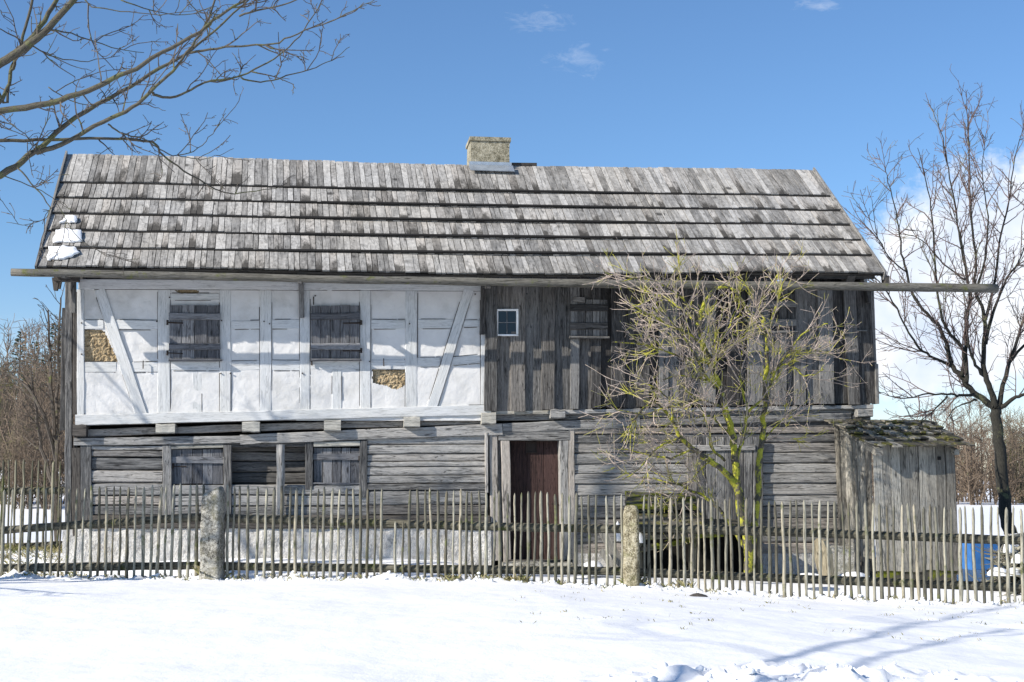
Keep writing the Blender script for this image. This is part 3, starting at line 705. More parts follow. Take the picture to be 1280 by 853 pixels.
# foundation: limewashed rubble
def wallstrip(name, x0, x1, y0, y1, Y, t, mat, amp=.03):
    mb = MB(); n = max(4, int((x1 - x0) / 3)); m_ = 10; rings = []
    A = [[None] * (m_ + 1) for _ in range(n + 1)]
    for i in range(n + 1):
        for j in range(m_ + 1):
            px = x0 + (x1 - x0) * i / n; py = y0 + (y1 - y0) * j / m_; p = at(px, py, Y)
            p.y += noise.fractal(Vector((p.x * 3, p.z * 3, 2)), 1, 2, 4) * amp; A[i][j] = p
    for i in range(n):
        for j in range(m_):
            b = len(mb.v); mb.v += [tuple(A[i][j+1]), tuple(A[i+1][j+1]), tuple(A[i+1][j]), tuple(A[i][j])]; mb.f.append((b, b+1, b+2, b+3)); mb.uv += [(0, 0)] * 4; mb.d += [(.5, .5, .5)] * 4
    a, b, c, d = A[0][m_], A[n][m_], A[n][0], A[0][0]
    mb.prism([p + Vector((0, .06, 0)) for p in (a, b, c, d)], (0, t, 0), rng)
    return part(mb, name, mat)
wallstrip('foundation', 78, 614, 660.5, 712, YL - .05, .2, 'foundation')
wallstrip('foundation', 716, 1088, 692, 730, YL - .03, .2, 'foundation')
# doorstep and mossy ledge
mb = MB(); q0, q1 = at(628, 708, YL - .2), at(712, 709, YL - .2); mb.board(q0, q1, (0, 0, 1), FR, .14, .5, rng, seg=4, jit=.012, bev=.03); part(mb, 'doorstep', 'granite')

# --- snow left on the roof
def snow_patch(P, label):
    rng = random.Random(int(P[0][0] * 7)); c = [sum(p[k] for p in P) / len(P) for k in (0, 1)]
    def onroof(px, py, h):
        d = ray(px, py); s = (eL + RN * .07 - CAM).dot(RN) / d.dot(RN); return CAM + d * s + RN * h
    ring = []
    for i in range(len(P)):
        a, b = P[i], P[(i + 1) % len(P)]
        for k in range(4): f = k / 4; ring.append((a[0] + (b[0] - a[0]) * f + rng.uniform(-1.1, 1.1), a[1] + (b[1] - a[1]) * f + rng.uniform(-.8, .8)))
    mb = MB(); levels = ((1.0, -.01), (.99, .012), (.95, .02), (.45, .026), (.05, .028))
    rings = [[onroof(c[0] + (x - c[0]) * s, c[1] + (y - c[1]) * s, h + (rng.uniform(-.005, .005))) for x, y in ring] for s, h in levels]
    mb.loft(rings, [0, .1, .2, .3, .4], [i * .1 for i in range(len(ring) + 1)], cap=True)
    o = mb.build('snow_patch', M['snow'], None, True); tag(o, label, 'snow', 'snow left on the roof')
snow_patch([(58.5, 325), (61, 310), (79, 308.5), (94, 309.5), (100, 316), (85, 322), (72, 325)], 'lowest patch of snow at the left end of the roof')
snow_patch([(65, 303), (70, 289), (80, 287), (102, 288), (102.5, 302), (85, 303.5)], 'middle, largest snow patch at left end of the roof')
snow_patch([(74.5, 279), (80, 273), (86, 270), (96, 272), (96, 278), (90, 279), (82, 278)], 'topmost small patch of snow at left end of the roof')

# ------------------------------------------------------------------ outhouse
def root_part(root):
    off = Matrix.Translation(-root.location)
    def f(mb, name, mat, parent=None, smooth=False, label=None):
        o = mb.build(name, M[mat], None, smooth); o.parent = parent or root
        o.matrix_parent_inverse = off if parent is None else Matrix()
        if label: o['label'] = label
        return o
    return f
rng = random.Random(61)
OY = HY - 1.45
oa, ob = at(1094, 640, OY).x, at(1196, 640, OY).x
zf = at(1095, 566, OY).z; zb_ = zf + .42; z0 = -.35
shed = empty('outhouse', ((oa + ob) / 2, OY + .7, z0), 'small grey board outhouse with mossy lean-to roof at the right end of the farmhouse', 'outhouse')
sp_ = root_part(shed)
mb = MB(); x = oa; n = 9; wv = (ob - oa) / n
for k in range(n):
    mb.board((x + wv * (k + .5), OY + rng.uniform(0, .012), z0 + .36 + rng.uniform(-.02, .02)), (x + wv * (k + .5) + rng.uniform(-.01, .01) - .02, OY + rng.uniform(0, .012), zf + .13), (1, 0, 0), FR, wv - .006, .025, rng, seg=4, jit=.003)
sp_(mb, 'front_wall', 'shed')
mb = MB(); y = OY + .02; n = 8; wv = (HY - .15 - OY) / n
for k in range(n):
    yc = y + wv * (k + .5); top = zf + .10 + (zb_ - zf) * (yc - OY) / 1.45
    mb.board((oa - .01 - (.03 if k % 3 == 1 else 0), yc, z0 + .3 + rng.uniform(-.05, .05)), (oa - .05 - (.03 if k % 3 == 1 else 0), yc, top), (0, 1, 0), (-1, 0, 0), wv - .008, .028, rng, seg=5, jit=.006)
sp_(mb, 'side_wall', 'shed')
mb = MB(); y = OY
for k in range(n):
    yc = y + wv * (k + .5); mb.board((ob, yc, z0 + .3), (ob - .02, yc, zf + (zb_ - zf) * (yc - OY) / 1.45), (0, 1, 0), (1, 0, 0), wv - .006, .028, rng, jit=.003)
sp_(mb, 'side_wall', 'shed')
mb = MB(); mb.board((oa + .02, OY + .06, z0 + .3), (ob - .02, OY + .06, z0 + .3), (0, 0, 1), FR, .5, .08, rng, seg=3, jit=.01, bev=.02); mb.board((oa + .02, OY + .03, z0 + .02), (ob, OY + .03, z0 + .02), (0, 0, 1), FR, .3, .12, rng, seg=3, jit=.015, bev=.03); sp_(mb, 'base_boards', 'mossy')
mb = MB(); q = at(1174, 573, OY - .016); mb.board(q + Vector((0, 0, .025)), q - Vector((0, 0, .025)), (1, 0, 0), FR, .05, .012, rng, jit=0); sp_(mb, 'peep_hole', 'void')
mb = MB(); mb.board((oa - .01, OY - .24, zf + .01), (oa - .01, HY - .1, zb_ + .03), (1, 0, 0), (0, 0, 1), .12, .11, rng, seg=3, bev=.015); sp_(mb, 'roof_beam', 'shed')
mb = MB(); mb.board((ob - .03, OY - .12, zf + .01), (ob - .03, HY - .1, zb_ - .01), (1, 0, 0), (0, 0, 1), .08, .08, rng, seg=3, bev=.015); sp_(mb, 'roof_beam', 'shed')
mb = MB(); xl, xr = oa - .05, ob + .14; yf, yb2 = OY - .26, HY - .1; zr0, zr1 = zf + .05, zb_ + .1
sl = Vector((0, yf - yb2, zr0 - zr1)).normalized(); nn = Vector((0, -(zr1 - zr0), -(yf - yb2) * -1)).normalized(); nn = Vector((0, sl.z, -sl.y)); nn = -nn if nn.z < 0 else nn
rows = 5; Ls = math.hypot(yf - yb2, zr1 - zr0)
for rr_ in range(rows):
    x = xl
    while x < xr:
        wv = min(rng.uniform(.08, .17), xr - x + .04); f1 = 1 - (rows - 1 - rr_) / rows; f0 = max(0, f1 - 1.55 / rows)
        sk = -.20 * max(0, 1 - (x - xl) / .7)
        p0 = Vector((x + wv/2 + sk * (1 - f0), yb2, zr1)) + sl * Ls * f0 + nn * .0; p1 = Vector((x + wv/2 + sk * (1 - f1) + rng.uniform(-.015, .015), yb2, zr1)) + sl * (Ls * f1 + rng.uniform(-.04, .03)) + nn * (.045 + rng.uniform(-.01, .018))
        mb.board(p0, p1, (1, 0, rng.uniform(-.08, .08)), nn, wv - .008, .022, rng, seg=3, jit=.008); x += wv
shroof = sp_(mb, 'roof', 'mossroof')
def ragged_row(f0, f1, lift, n, r):
    mb = MB()
    for k in range(n):
        x = rng.uniform(xl, xr); f = rng.uniform(f0, f1); c = Vector((x, yb2, zr1)) + sl * Ls * f + nn * (lift + rng.uniform(-.01, .02)); L = rng.uniform(.05, .2)
        mb.board(c - sl * L / 2, c + sl * L / 2 + nn * rng.uniform(-.01, .02), Vector((1, 0, rng.uniform(-.2, .2))), nn, rng.uniform(.03, .10), rng.uniform(.015, .04), rng, seg=2, jit=.01)
    return mb
mb = ragged_row(.15, .5, .05, 22, .03); mb2 = ragged_row(.45, .9, .055, 6, .03)
b = len(mb.v); mb.v += mb2.v; mb.f += [tuple(i + b for i in f) for f in mb2.f]; mb.uv += mb2.uv; mb.d += mb2.d
tag(sp_(mb, 'shingle_debris', 'mossroof', shroof), kind='stuff')

# ------------------------------------------------------------------ fences
rngf = random.Random(77)
def fence_point(px, dy=0.0):               # where image column px meets the fence line
    d = ray(px, 700); t = (FA[1] + dy - FA[0] * (FB[1] - FA[1]) / (FB[0] - FA[0])) / (d.y - d.x * (FB[1] - FA[1]) / (FB[0] - FA[0]))
    p = CAM + d * t; return p
FD = Vector((FB[0] - FA[0], FB[1] - FA[1], 0)).normalized(); FN = Vector((FD.y, -FD.x, 0))    # towards the camera
def py_to_z(p, py): return at(640 + 0, 0, 0).z if False else CAM.z + (at_h(p, py))
def at_h(p, py):
    # height of photo row py at ground position p
    v = MR.inverted() @ (Vector((p.x, p.y, CAM.z)) - CAM); 
    # solve for z so that projected row is py
    lo, hi = -6.0, 8.0
    for _ in range(40):
        m_ = (lo + hi) / 2; q = MR.inverted() @ Vector((p.x - CAM.x, p.y - CAM.y, m_)); row = 426.5 - q.y / -q.z * FPX
        if row > py: lo = m_
        else: hi = m_
    return (lo + hi) / 2
def zrow(p, py): return CAM.z + at_h(p, py)
def picket_fence(xs_, top, bot, r1, r2, label, dy=0.0, railx=None, group='picket fences round the farmhouse garden', rad=.0182, rr=random.Random(1), shorts=(), railr=.052, matp='picket'):
    a = fence_point(xs_[0], dy); f = empty('picket_fence', (a.x, a.y, gz(a.x, a.y)), label, 'fence', group); fp = root_part(f)
    for x in xs_:
        p = fence_point(x, dy) + FN * .05; zt_ = zrow(p, lerpn(x, top) + rr.uniform(-1.8, 2.4)); zb2 = zrow(p, lerpn(x, bot)) - .12
        if any(abs(x - s_) < 2.2 for s_ in shorts): zt_ = zrow(p, 652)
        r = rad * rr.uniform(.72, 1.28); lean = rr.gauss(0, .013); bow = rr.uniform(-.011, .011); n = 9; pts = []; rads = []
        ph = rr.uniform(0, 6)
        for i in range(n + 1):
            t_ = i / n; z = zb2 + (zt_ - zb2) * t_
            pts.append(Vector((p.x, p.y, z)) + FD * (lean * (t_ - .3) + bow * math.sin(t_ * math.pi) + .0035 * math.sin(t_ * 11 + ph)) + FN * rr.uniform(-.004, .004))
            rads.append(r * (1.10 - .22 * t_) * rr.uniform(.86, 1.12) )
        tip = pts[-1]; pts[-1] = tip - Vector((0, 0, .035)); pts.append(tip); rads.append(r * .22); rads[-2] = r * .82
        mb = MB(); mb.tube(pts, rads, 7, rr, rr.random(), wob=.06); fp(mb, 'picket', matp, smooth=True)
    x0_, x1_ = railx or (xs_[0] - 4, xs_[-1] + 4)
    for rl in (r1, r2):
        mb = MB(); P0 = fence_point(x0_, dy) - FN * .02; P1 = fence_point(x1_, dy) - FN * .02; n = 14; pts = []
        for i in range(n + 1):
            q = P0.lerp(P1, i / n); q = Vector((q.x, q.y, zrow(q, lerpn(x0_ + (x1_ - x0_) * i / n, rl)))); pts.append(q)
        for i in range(1): 
            mb.tube(pts, [railr * rr.uniform(.9, 1.1) for _ in pts], 8, rr, .5, wob=.06)
        fp(mb, 'rail', 'rail', smooth=False)
    return f
L1 = [x / 3.28 for x in (15, 50, 90, 120, 155, 190, 218, 248, 282, 315, 345, 378, 408, 438, 465, 495, 528, 558, 592, 625, 655, 683, 712, 742, 778, 810, 838)]
L2 = [285.5, 293, 300.5, 311, 322, 332.5, 343.5, 352.5, 362.5, 371, 379.5, 388, 397.5, 406, 415, 424, 433.5, 442.5, 451, 460, 469, 478, 495.5, 505, 513.5, 523, 532, 540, 549, 558.5, 567.5, 576, 584, 592, 600, 608, 617.5, 626, 634.5, 643.5, 652, 660, 668.5, 677, 686, 694.5, 703, 711.5, 720, 728.5, 737, 745.5, 759, 768.5, 777.5]
L3 = [x / 5.333 + 740 for x in (355, 385, 425, 470, 520, 570, 615, 665, 710, 750, 800, 845, 890, 935)]
x = 924.0
while x < 1278: L3.append(x); x += rngf.uniform(8.0, 10.6)
topL = [(0, 610), (200, 607), (260, 603), (300, 608), (400, 609), (500, 611), (600, 613), (700, 616), (780, 619), (830, 620), (950, 624), (1050, 628), (1150, 631), (1280, 634)]
botL = [(0, 723), (120, 719), (250, 717), (300, 721), (500, 723), (700, 724), (780, 728), (900, 735), (960, 738), (1050, 745), (1150, 751), (1280, 753)]
R1 = [(0, 663), (255, 646), (283, 648), (600, 658), (780, 662), (800, 660), (960, 664), (1280, 676)]
R2 = [(0, 710), (255, 707), (283, 708), (500, 711), (780, 714), (800, 716), (960, 722), (1280, 735)]
picket_fence(L1, topL, botL, R1, R2, 'left run of the stick picket fence, ending at the pale square granite post', rr=random.Random(2), railx=(-40, 262))
picket_fence(L2, topL, botL, R1, R2, 'middle run of the stick picket fence, between the two granite posts before the door', rr=random.Random(3), railx=(272, 784), shorts=(495.5, 505))
picket_fence(L3, topL, botL, R1, R2, 'right run of the stick picket fence, in front of the lichen covered tree and outhouse', rr=random.Random(4), railx=(794, 1330))
# older fence further back at the far left
bx = [1.5 + 9.1 * i + rngf.uniform(-1, 1) for i in range(11)]
DYB = 3.1
picket_fence(bx, [(0, 574), (100, 577)], [(0, 700), (100, 700)], [(0, 614), (100, 613)], [(0, 684), (100, 680)], 'older darker picket fence behind the left run, beside the house corner', dy=DYB, rr=random.Random(5), railx=(-40, 96), group=None, rad=.021, railr=.055, matp='oldpicket')

def stone_post(cx_, w_, tops, bot, label, split, seed):
    r2 = random.Random(seed); p = fence_point(cx_) + FN * .1; s = px_m(p.y, cx_); hw = w_ * s / 2; zt_ = zrow(p, tops); zb2 = zrow(p, bot) - .25
    mb = MB(); n = 22; K = 24; rings = []
    for i in range(n + 1):
        t_ = i / n; z = zb2 + (zt_ - zb2) * t_; ring = []
        for k in range(K):
            q = 2 * math.pi * k / K; c_, s_ = math.cos(q), math.sin(q); m_ = max(abs(c_), abs(s_)); rr_ = 1 / m_ ; rr_ = min(rr_, 1.38 if split else 1.3)
            e = hw * rr_ * (1 - .06 * t_ - (.22 * max(0, (t_ - .94) / .06)))
            v_ = Vector((c_ * e, s_ * e, 0)); nn_ = noise.fractal(Vector((v_.x * 9 + seed, v_.y * 9, z * 9)), 1, 2, 5) * (.036 if split else .034)
            zz = z + (.05 * c_ * max(0, (t_ - .8) / .2) if split else -.02 * abs(c_) * max(0, (t_ - .85) / .15))
            ring.append(Vector((p.x, p.y, zz)) + FD * v_.x * (1 + nn_ * 3) + FN * v_.y * (1 + nn_ * 3))
        rings.append(ring)
    mb.loft(rings, [i / n for i in range(n + 1)], [k / K for k in range(K + 1)])
    o = mb.build('granite_post', M['granite' if split else 'granite_warm'], None, True); tag(o, label, 'stone post', 'granite posts of the picket fence')
    return o
stone_post(269, 25.5, 613, 727, 'left granite post of the picket fence, squarer and rougher', True, 5)
stone_post(790, 19.5, 631, 735, 'right granite post of the picket fence, narrower with a weathered ochre face', False, 9)

# ------------------------------------------------------------------ trees
def jpath(rng, a, d, L, n, wob, up, droop=0.0):
    pts = [Vector(a)]; d = Vector(d).normalized()
    for i in range(n):
        d = (d + Vector((rng.gauss(0, wob), rng.gauss(0, wob), rng.gauss(0, wob) + up - droop * i / n))).normalized()
        pts.append(pts[-1] + d * L / n)
    return pts
def rnd_perp(rng, d):
    v = Vector((rng.gauss(0, 1), rng.gauss(0, 1), rng.gauss(0, 1))); v = v - d * v.dot(d); return v.normalized()
def twigs(mb, rng, pts, rads, P, level=0):
    """side shoots along a path. P: list of dict per level"""
    if level >= len(P): return
    q = P[level]; segs = [(pts[i + 1] - pts[i]).length for i in range(len(pts) - 1)]; L = sum(segs)
    n = int(L * q['dens'] + rng.random()); 
    for _ in range(n):
        t_ = rng.uniform(q.get('t0', .1), 1) * L; i = 0; acc = 0
        while i < len(segs) - 1 and acc + segs[i] < t_: acc += segs[i]; i += 1
        f = min(1, (t_ - acc) / max(1e-6, segs[i])); p = pts[i].lerp(pts[i + 1], f); d = (pts[i + 1] - pts[i]).normalized()
        ang = R(rng.uniform(*q['ang'])); pr = rnd_perp(rng, d)
        if q.get('flat'): pr = (pr + Vector(q['flat']) * rng.choice((-1, 1))).normalized()
        dd = d * math.cos(ang) + pr * math.sin(ang); dd = (dd + Vector((0, 0, q.get('lift', .0)))).normalized()
        ln = rng.uniform(*q['len']) * (1 - .45 * (t_ / L)) * min(1.0, .35 + L * q.get('ls', 10))
        r0 = min(q['r'] * rng.uniform(.8, 1.2), (rads[min(i, len(rads)-1)]) * .8)
        k = q.get('n', 4); pp = jpath(rng, p, dd, ln, k, q['wob'], q.get('up', 0), q.get('droop', 0)); rr_ = [r0 + (q['r1'] - r0) * j / k for j in range(k + 1)]
        mb.tube(pp, rr_, 4 if r0 > .012 else 3, rng, rng.random(), cap=False)
        twigs(mb, rng, pp, rr_, P, level + 1)
def smooth(pts, rad, rng, wob=.0, k=4):
    out = []; ro = []; n = len(pts)
    for i in range(n - 1):
        p0 = pts[max(i - 1, 0)]; p1 = pts[i]; p2 = pts[i + 1]; p3 = pts[min(i + 2, n - 1)]
        for j in range(k):
            t_ = j / k; out.append(.5 * ((2 * p1) + (-p0 + p2) * t_ + (2*p0 - 5*p1 + 4*p2 - p3) * t_*t_ + (-p0 + 3*p1 - 3*p2 + p3) * t_**3) + Vector((rng.gauss(0, wob), rng.gauss(0, wob), rng.gauss(0, wob))))
            ro.append(rad[i] + (rad[i + 1] - rad[i]) * t_)
    out.append(pts[-1]); ro.append(rad[-1]); return out, ro

# --- lichen covered tree in the garden
rng = random.Random(101); TY = 19.3
def limb3(specs, Y0, rng, wob=.008, k=4):
    out = []
    for P, r0, r1, dy in specs:
        n = len(P); pts = [at(x, y, Y0 + dy[0] + (dy[1] - dy[0]) * i / (n - 1)) for i, (x, y) in enumerate(P)]
        out.append(smooth(pts, [r0 + (r1 - r0) * (i / (n - 1)) ** .8 for i in range(n)], rng, wob, k))
    return out
S = [([(936, 722), (936, 690), (933, 665), (926, 640), (923, 617), (920, 584), (916, 547), (907, 515), (899, 482), (889, 457), (878, 428), (875, 405), (880, 379), (893, 363), (903, 359), (919, 364), (936, 387), (952, 415)], .115, .014, (0, -.2)),
     ([(937, 690), (942, 670), (944, 645), (947, 617), (949, 576), (954, 535), (956, 494), (959, 453), (958, 424), (954, 400)], .095, .028, (.02, .25)),
     ([(928, 625), (918, 604), (903, 588), (883, 574), (866, 562), (850, 547), (841, 527), (821, 505), (805, 510), (784, 535)], .085, .012, (0, -.5)),
     ([(934, 690), (921, 668), (903, 642), (883, 622), (862, 613), (840, 604), (800, 597)], .05, .01, (.05, .35)),
     ([(878, 430), (862, 418), (838, 408), (815, 395), (790, 380)], .035, .008, (-.15, -.6)),
     ([(876, 412), (856, 390), (836, 376), (812, 366)], .03, .008, (-.15, .2)),
     ([(921, 578), (931, 540), (933, 518), (948, 504), (957, 497)], .035, .02, (0, .1)),
     ([(957, 500), (965, 475), (973, 457), (993, 430), (1010, 413), (1035, 405)], .036, .006, (.22, -.1)),
     ([(958, 424), (966, 396), (977, 362), (985, 342)], .03, .006, (.25, 0)),
     ([(955, 402), (950, 380), (960, 355)], .026, .006, (.25, .4)),
     ([(975, 455), (990, 440), (1018, 438), (1040, 444)], .02, .005, (.2, .5)),
     ([(899, 484), (880, 474), (858, 470), (828, 475)], .03, .006, (-.1, -.4)),
     ([(916, 547), (900, 530), (886, 520), (870, 523)], .028, .008, (0, -.3)),
     ([(895, 470), (892, 440), (897, 410), (905, 385)], .026, .006, (-.1, -.3)),
     ([(905, 575), (890, 560), (886, 535), (870, 500), (850, 480)], .028, .006, (0, -.5)),
     ([(841, 527), (838, 505), (826, 490), (805, 480)], .024, .006, (-.4, -.7)),
     ([(890, 460), (900, 430), (915, 400), (928, 375)], .024, .006, (-.1, .3)),
     ([(950, 560), (962, 540), (985, 520), (1010, 500)], .02, .004, (.1, .3)),
     ([(905, 512), (880, 500), (850, 505), (805, 518), (768, 512)], .026, .005, (-.1, -.7)),
     ([(866, 560), (840, 572), (805, 568), (765, 560)], .024, .005, (-.4, -.1)),
     ([(889, 457), (850, 445), (805, 432), (765, 428)], .024, .005, (-.1, -.9)),
     ([(876, 402), (845, 366), (810, 350), (775, 352)], .022, .005, (-.1, -.6)),
     ([(850, 548), (822, 560), (800, 585), (778, 600)], .022, .005, (-.4, -.6)),
     ([(893, 486), (872, 452), (850, 415), (822, 385)], .022, .005, (-.1, -.8)),
     ([(936, 520), (925, 470), (930, 430), (940, 400)], .022, .005, (.05, .5)),
     ([(958, 470), (985, 455), (1005, 470), (1030, 462)], .02, .005, (.2, -.3)),
     ([(893, 575), (872, 590), (850, 620), (835, 640)], .016, .004, (0, .4))]
limbs = limb3(S, TY, rng)
q = at(936, 722, TY); tree = empty('bare_tree', (q.x, TY, gz(q.x, TY)), 'gnarled bare tree with yellow green lichen, growing behind the fence in front of the house', 'tree'); tp = root_part(tree)
mb = MB()
for p_, r_ in limbs: mb.tube(p_, [x * .62 + .003 for x in r_], 9, rng, .5, wob=.12)
tp(mb, 'trunk', 'bark_lichen', smooth=True)
mb = MB(); mbt = MB()
PT = [dict(dens=7.0, len=(.4, 1.15), r=.0095, r1=.0042, ang=(20, 70), wob=.10, up=.06, n=6, t0=.08, lift=.08),
      dict(dens=6.0, len=(.2, .62), r=.0058, r1=.0033, ang=(20, 60), wob=.11, up=.05, n=4, t0=.08),
      dict(dens=5.5, len=(.08, .3), r=.0042, r1=.003, ang=(25, 60), wob=.1, n=2)]
for k, (p_, r_) in enumerate(limbs):
    if k == 0: a_ = len(p_) * 9 // 18; twigs(mb, rng, p_[a_:], r_[a_:], PT)
    elif k == 1: a_ = len(p_) // 2; twigs(mb, rng, p_[a_:], r_[a_:], PT)
    elif k in (2, 3): a_ = len(p_) // 3; twigs(mb, rng, p_[a_:], r_[a_:], [dict(PT[0], dens=7.8)] + PT[1:])
    else: twigs(mb, rng, p_, r_, [dict(PT[0], dens=7.8)] + PT[1:])
YM = HY - .95
def soft(v):                                # twigs stop short of the wall and the gutter
    return (v[0], YM + (v[1] - YM) * .12 if v[1] > YM else v[1], v[2])
mb.v = [soft(v) for v in mb.v]
tp(mb, 'crown', 'twig_pale')

# --- overhanging tree at the upper left
rng = random.Random(202); LY = 16.5
S = [([(-560, 790), (-545, 620), (-520, 470), (-480, 360), (-430, 270), (-370, 170), (-290, 70), (-200, -40), (-120, -160)], .19, .07, (0, .4)),
     ([(-490, 380), (-330, 300), (-200, 262), (-120, 245), (-60, 232), (0, 219), (35, 195), (52, 183), (95, 146), (150, 116), (200, 86), (235, 66), (280, 28), (322, -12)], .10, .012, (0, .5)),
     ([(46, 190), (75, 182), (130, 152), (165, 135), (195, 108), (222, 82), (245, 50), (262, 20), (275, -20)], .045, .014, (.1, -.4)),
     ([(-440, 290), (-300, 220), (-180, 180), (-90, 150), (0, 139), (60, 130), (110, 113), (150, 95), (190, 73), (240, 45), (275, 20), (312, -6), (350, -40)], .085, .014, (0, -.6)),
     ([(-370, 170), (-250, 150), (-150, 130), (-60, 112), (0, 80), (30, 60), (60, 34), (96, -4), (130, -50)], .11, .045, (0, -.2)),
     ([(-20, 90), (20, 66), (50, 35), (70, 0), (85, -30)], .06, .03, (.2, .5)),
     ([(-440, 290), (-290, 230), (-150, 200), (-60, 180), (0, 177), (60, 175), (130, 174), (190, 177), (205, 195), (240, 220), (280, 240), (330, 238), (352, 233)], .05, .005, (0, 1.0)),
     ([(190, 117), (203, 122), (225, 119), (255, 104), (300, 95), (335, 78), (362, 58), (385, 30), (405, -5)], .026, .008, (.1, .8)),
     ([(232, 68), (262, 62), (300, 58), (340, 55), (372, 42), (410, 28), (440, 14), (468, 0)], .024, .006, (.3, -.3)),
     ([(300, 97), (325, 103), (358, 96), (395, 84), (420, 72), (437, 59)], .016, .005, (.4, 1.1)),
     ([(135, 156), (150, 166), (180, 175), (200, 187), (222, 194), (248, 186), (266, 166), (282, 142)], .016, .005, (0, .4)),
     ([(222, 194), (245, 199), (268, 196), (292, 186)], .008, .004, (.2, .4)),
     ([(-200, 60), (-100, 20), (-40, 30), (5, 130), (12, 90), (22, 70)], .03, .02, (0, .3)),
     ([(-10, 135), (6, 120), (14, 90), (22, 70), (36, 20), (42, -10)], .035, .022, (.1, .1)),
     ([(58, 36), (90, 42), (140, 60), (180, 66)], .016, .005, (-.2, .2)),
     ([(100, -10), (115, 8), (150, 14), (200, 18), (250, 12)], .014, .005, (-.2, -.3)),
     ([(150, 0), (190, 14), (230, 18), (270, 8)], .012, .005, (0, .3)),
     ([(235, 0), (256, 28), (262, 55)], .010, .005, (0, .2)),
     ([(35, 55), (70, 72), (110, 76), (150, 70)], .013, .005, (-.1, .3)),
     ([(60, 110), (100, 130), (150, 128), (190, 128)], .010, .004, (.2, .5)),
     ([(22, 210), (45, 236), (62, 258), (58, 272), (36, 280), (8, 278)], .014, .004, (.1, .1)),
     ([(0, 218), (35, 232), (66, 248), (92, 290), (130, 318), (160, 322)], .010, .003, (.2, .5)),
     ([(300, 20), (330, 12), (372, 0), (400, -12)], .018, .008, (-.4, -.6)),
     ([(-60, 120), (-20, 145), (24, 162), (45, 190)], .012, .006, (0, .2)),
     ([(-480, 360), (-520, 200), (-560, 60), (-580, -80)], .10, .05, (0, -1)),
     ([(-580, -80), (-600, -240), (-580, -420)], .05, .02, (-1, -1.5))]
limbs = limb3(S, LY, rng, .006)
q = at(-560, 790, LY); tree = empty('bare_tree', (q.x, LY, gz(q.x, LY)), 'tall bare tree reaching in from the left, its greenish branches hanging over the roof', 'tree'); tp = root_part(tree)
mb = MB()
for p_, r_ in limbs: mb.tube(p_, [x * .68 for x in r_], 9, rng, .5, wob=.06)
tp(mb, 'trunk', 'bark_left', smooth=True)
mb = MB()
PT = [dict(dens=3.3, len=(.25, .9), r=.010, r1=.0045, ang=(25, 70), wob=.17, n=6, t0=.05, lift=.05, droop=-.05),
      dict(dens=8.0, len=(.06, .30), r=.0058, r1=.0038, ang=(30, 75), wob=.25, n=3, t0=.12),
      dict(dens=7, len=(.03, .09), r=.0045, r1=.0035, ang=(40, 80), wob=.2, n=2)]
for k, (p_, r_) in enumerate(limbs):
    if k in (0, 24, 25): twigs(mb, rng, p_, r_, [dict(dens=2.0, len=(.4, 1.4), r=.012, r1=.004, ang=(25, 60), wob=.12, n=6, t0=.3, up=.04), dict(dens=2, len=(.15, .4), r=.005, r1=.003, ang=(30, 70), wob=.2, n=3)])
    else: twigs(mb, rng, p_, r_, PT)
tp(mb, 'crown', 'twig_left')

# --- tree on the field at the right
rng = random.Random(303); RY = 28.5
S = [([(1262, 668), (1257, 640), (1253, 600), (1249, 560), (1246, 527), (1244, 508)], .20, .145, (0, 0)),
     ([(1244, 510), (1236, 505), (1217, 491), (1201, 470), (1189, 456), (1184, 434), (1175, 411), (1164, 398), (1143, 373), (1133, 338), (1126, 310), (1122, 275), (1113, 236), (1106, 208)], .11, .008, (0, .6)),
     ([(1217, 493), (1200, 495), (1184, 493), (1153, 493), (1130, 498), (1099, 491)], .045, .008, (0, -.9)),
     ([(1220, 500), (1205, 505), (1192, 512), (1178, 532)], .035, .008, (0, .9)),
     ([(1184, 495), (1167, 515), (1142, 531)], .03, .008, (-.4, -1.2)),
     ([(1190, 457), (1172, 450), (1153, 439), (1139, 422), (1125, 395), (1105, 360), (1080, 335), (1068, 320)], .05, .007, (.2, -.9)),
     ([(1203, 472), (1205, 440), (1188, 418), (1178, 400), (1173, 366), (1168, 317), (1164, 260), (1155, 218), (1147, 185)], .065, .008, (.1, -.5)),
     ([(1208, 478), (1208, 442), (1207, 400), (1213, 372), (1208, 345), (1200, 300), (1195, 262), (1185, 211), (1178, 173), (1166, 138)], .07, .008, (0, .8)),
     ([(1245, 510), (1240, 490), (1232, 470), (1229, 440), (1231, 410), (1229, 390), (1220, 359), (1219, 317), (1213, 260), (1212, 208), (1210, 155), (1207, 130)], .10, .009, (0, -.2)),
     ([(1230, 470), (1217, 452), (1211, 430), (1210, 400), (1211, 360), (1204, 310), (1190, 260)], .05, .008, (0, -.8)),
     ([(1248, 510), (1257, 470), (1268, 434), (1280, 400), (1300, 350), (1310, 290)], .08, .012, (0, .4)),
     ([(1248, 512), (1265, 500), (1285, 492), (1330, 480), (1380, 440)], .075, .012, (0, -.5)),
     ([(1231, 430), (1242, 390), (1259, 348), (1277, 320), (1290, 270)], .06, .008, (-.1, .3)),
     ([(1232, 400), (1244, 350), (1250, 300), (1262, 250), (1268, 200), (1280, 160)], .05, .008, (-.1, 1.0)),
     ([(1222, 360), (1232, 320), (1235, 270), (1228, 220), (1232, 170)], .04, .007, (-.1, -.8)),
     ([(1260, 455), (1290, 420), (1330, 380), (1360, 330)], .05, .01, (.3, 1)),
     ([(1206, 350), (1180, 330), (1150, 300), (1120, 290)], .03, .007, (.4, 1.1)),
     ([(1133, 340), (1110, 320), (1095, 290), (1090, 250)], .025, .006, (.4, -.3))]
limbs = limb3(S, RY, rng, .010)
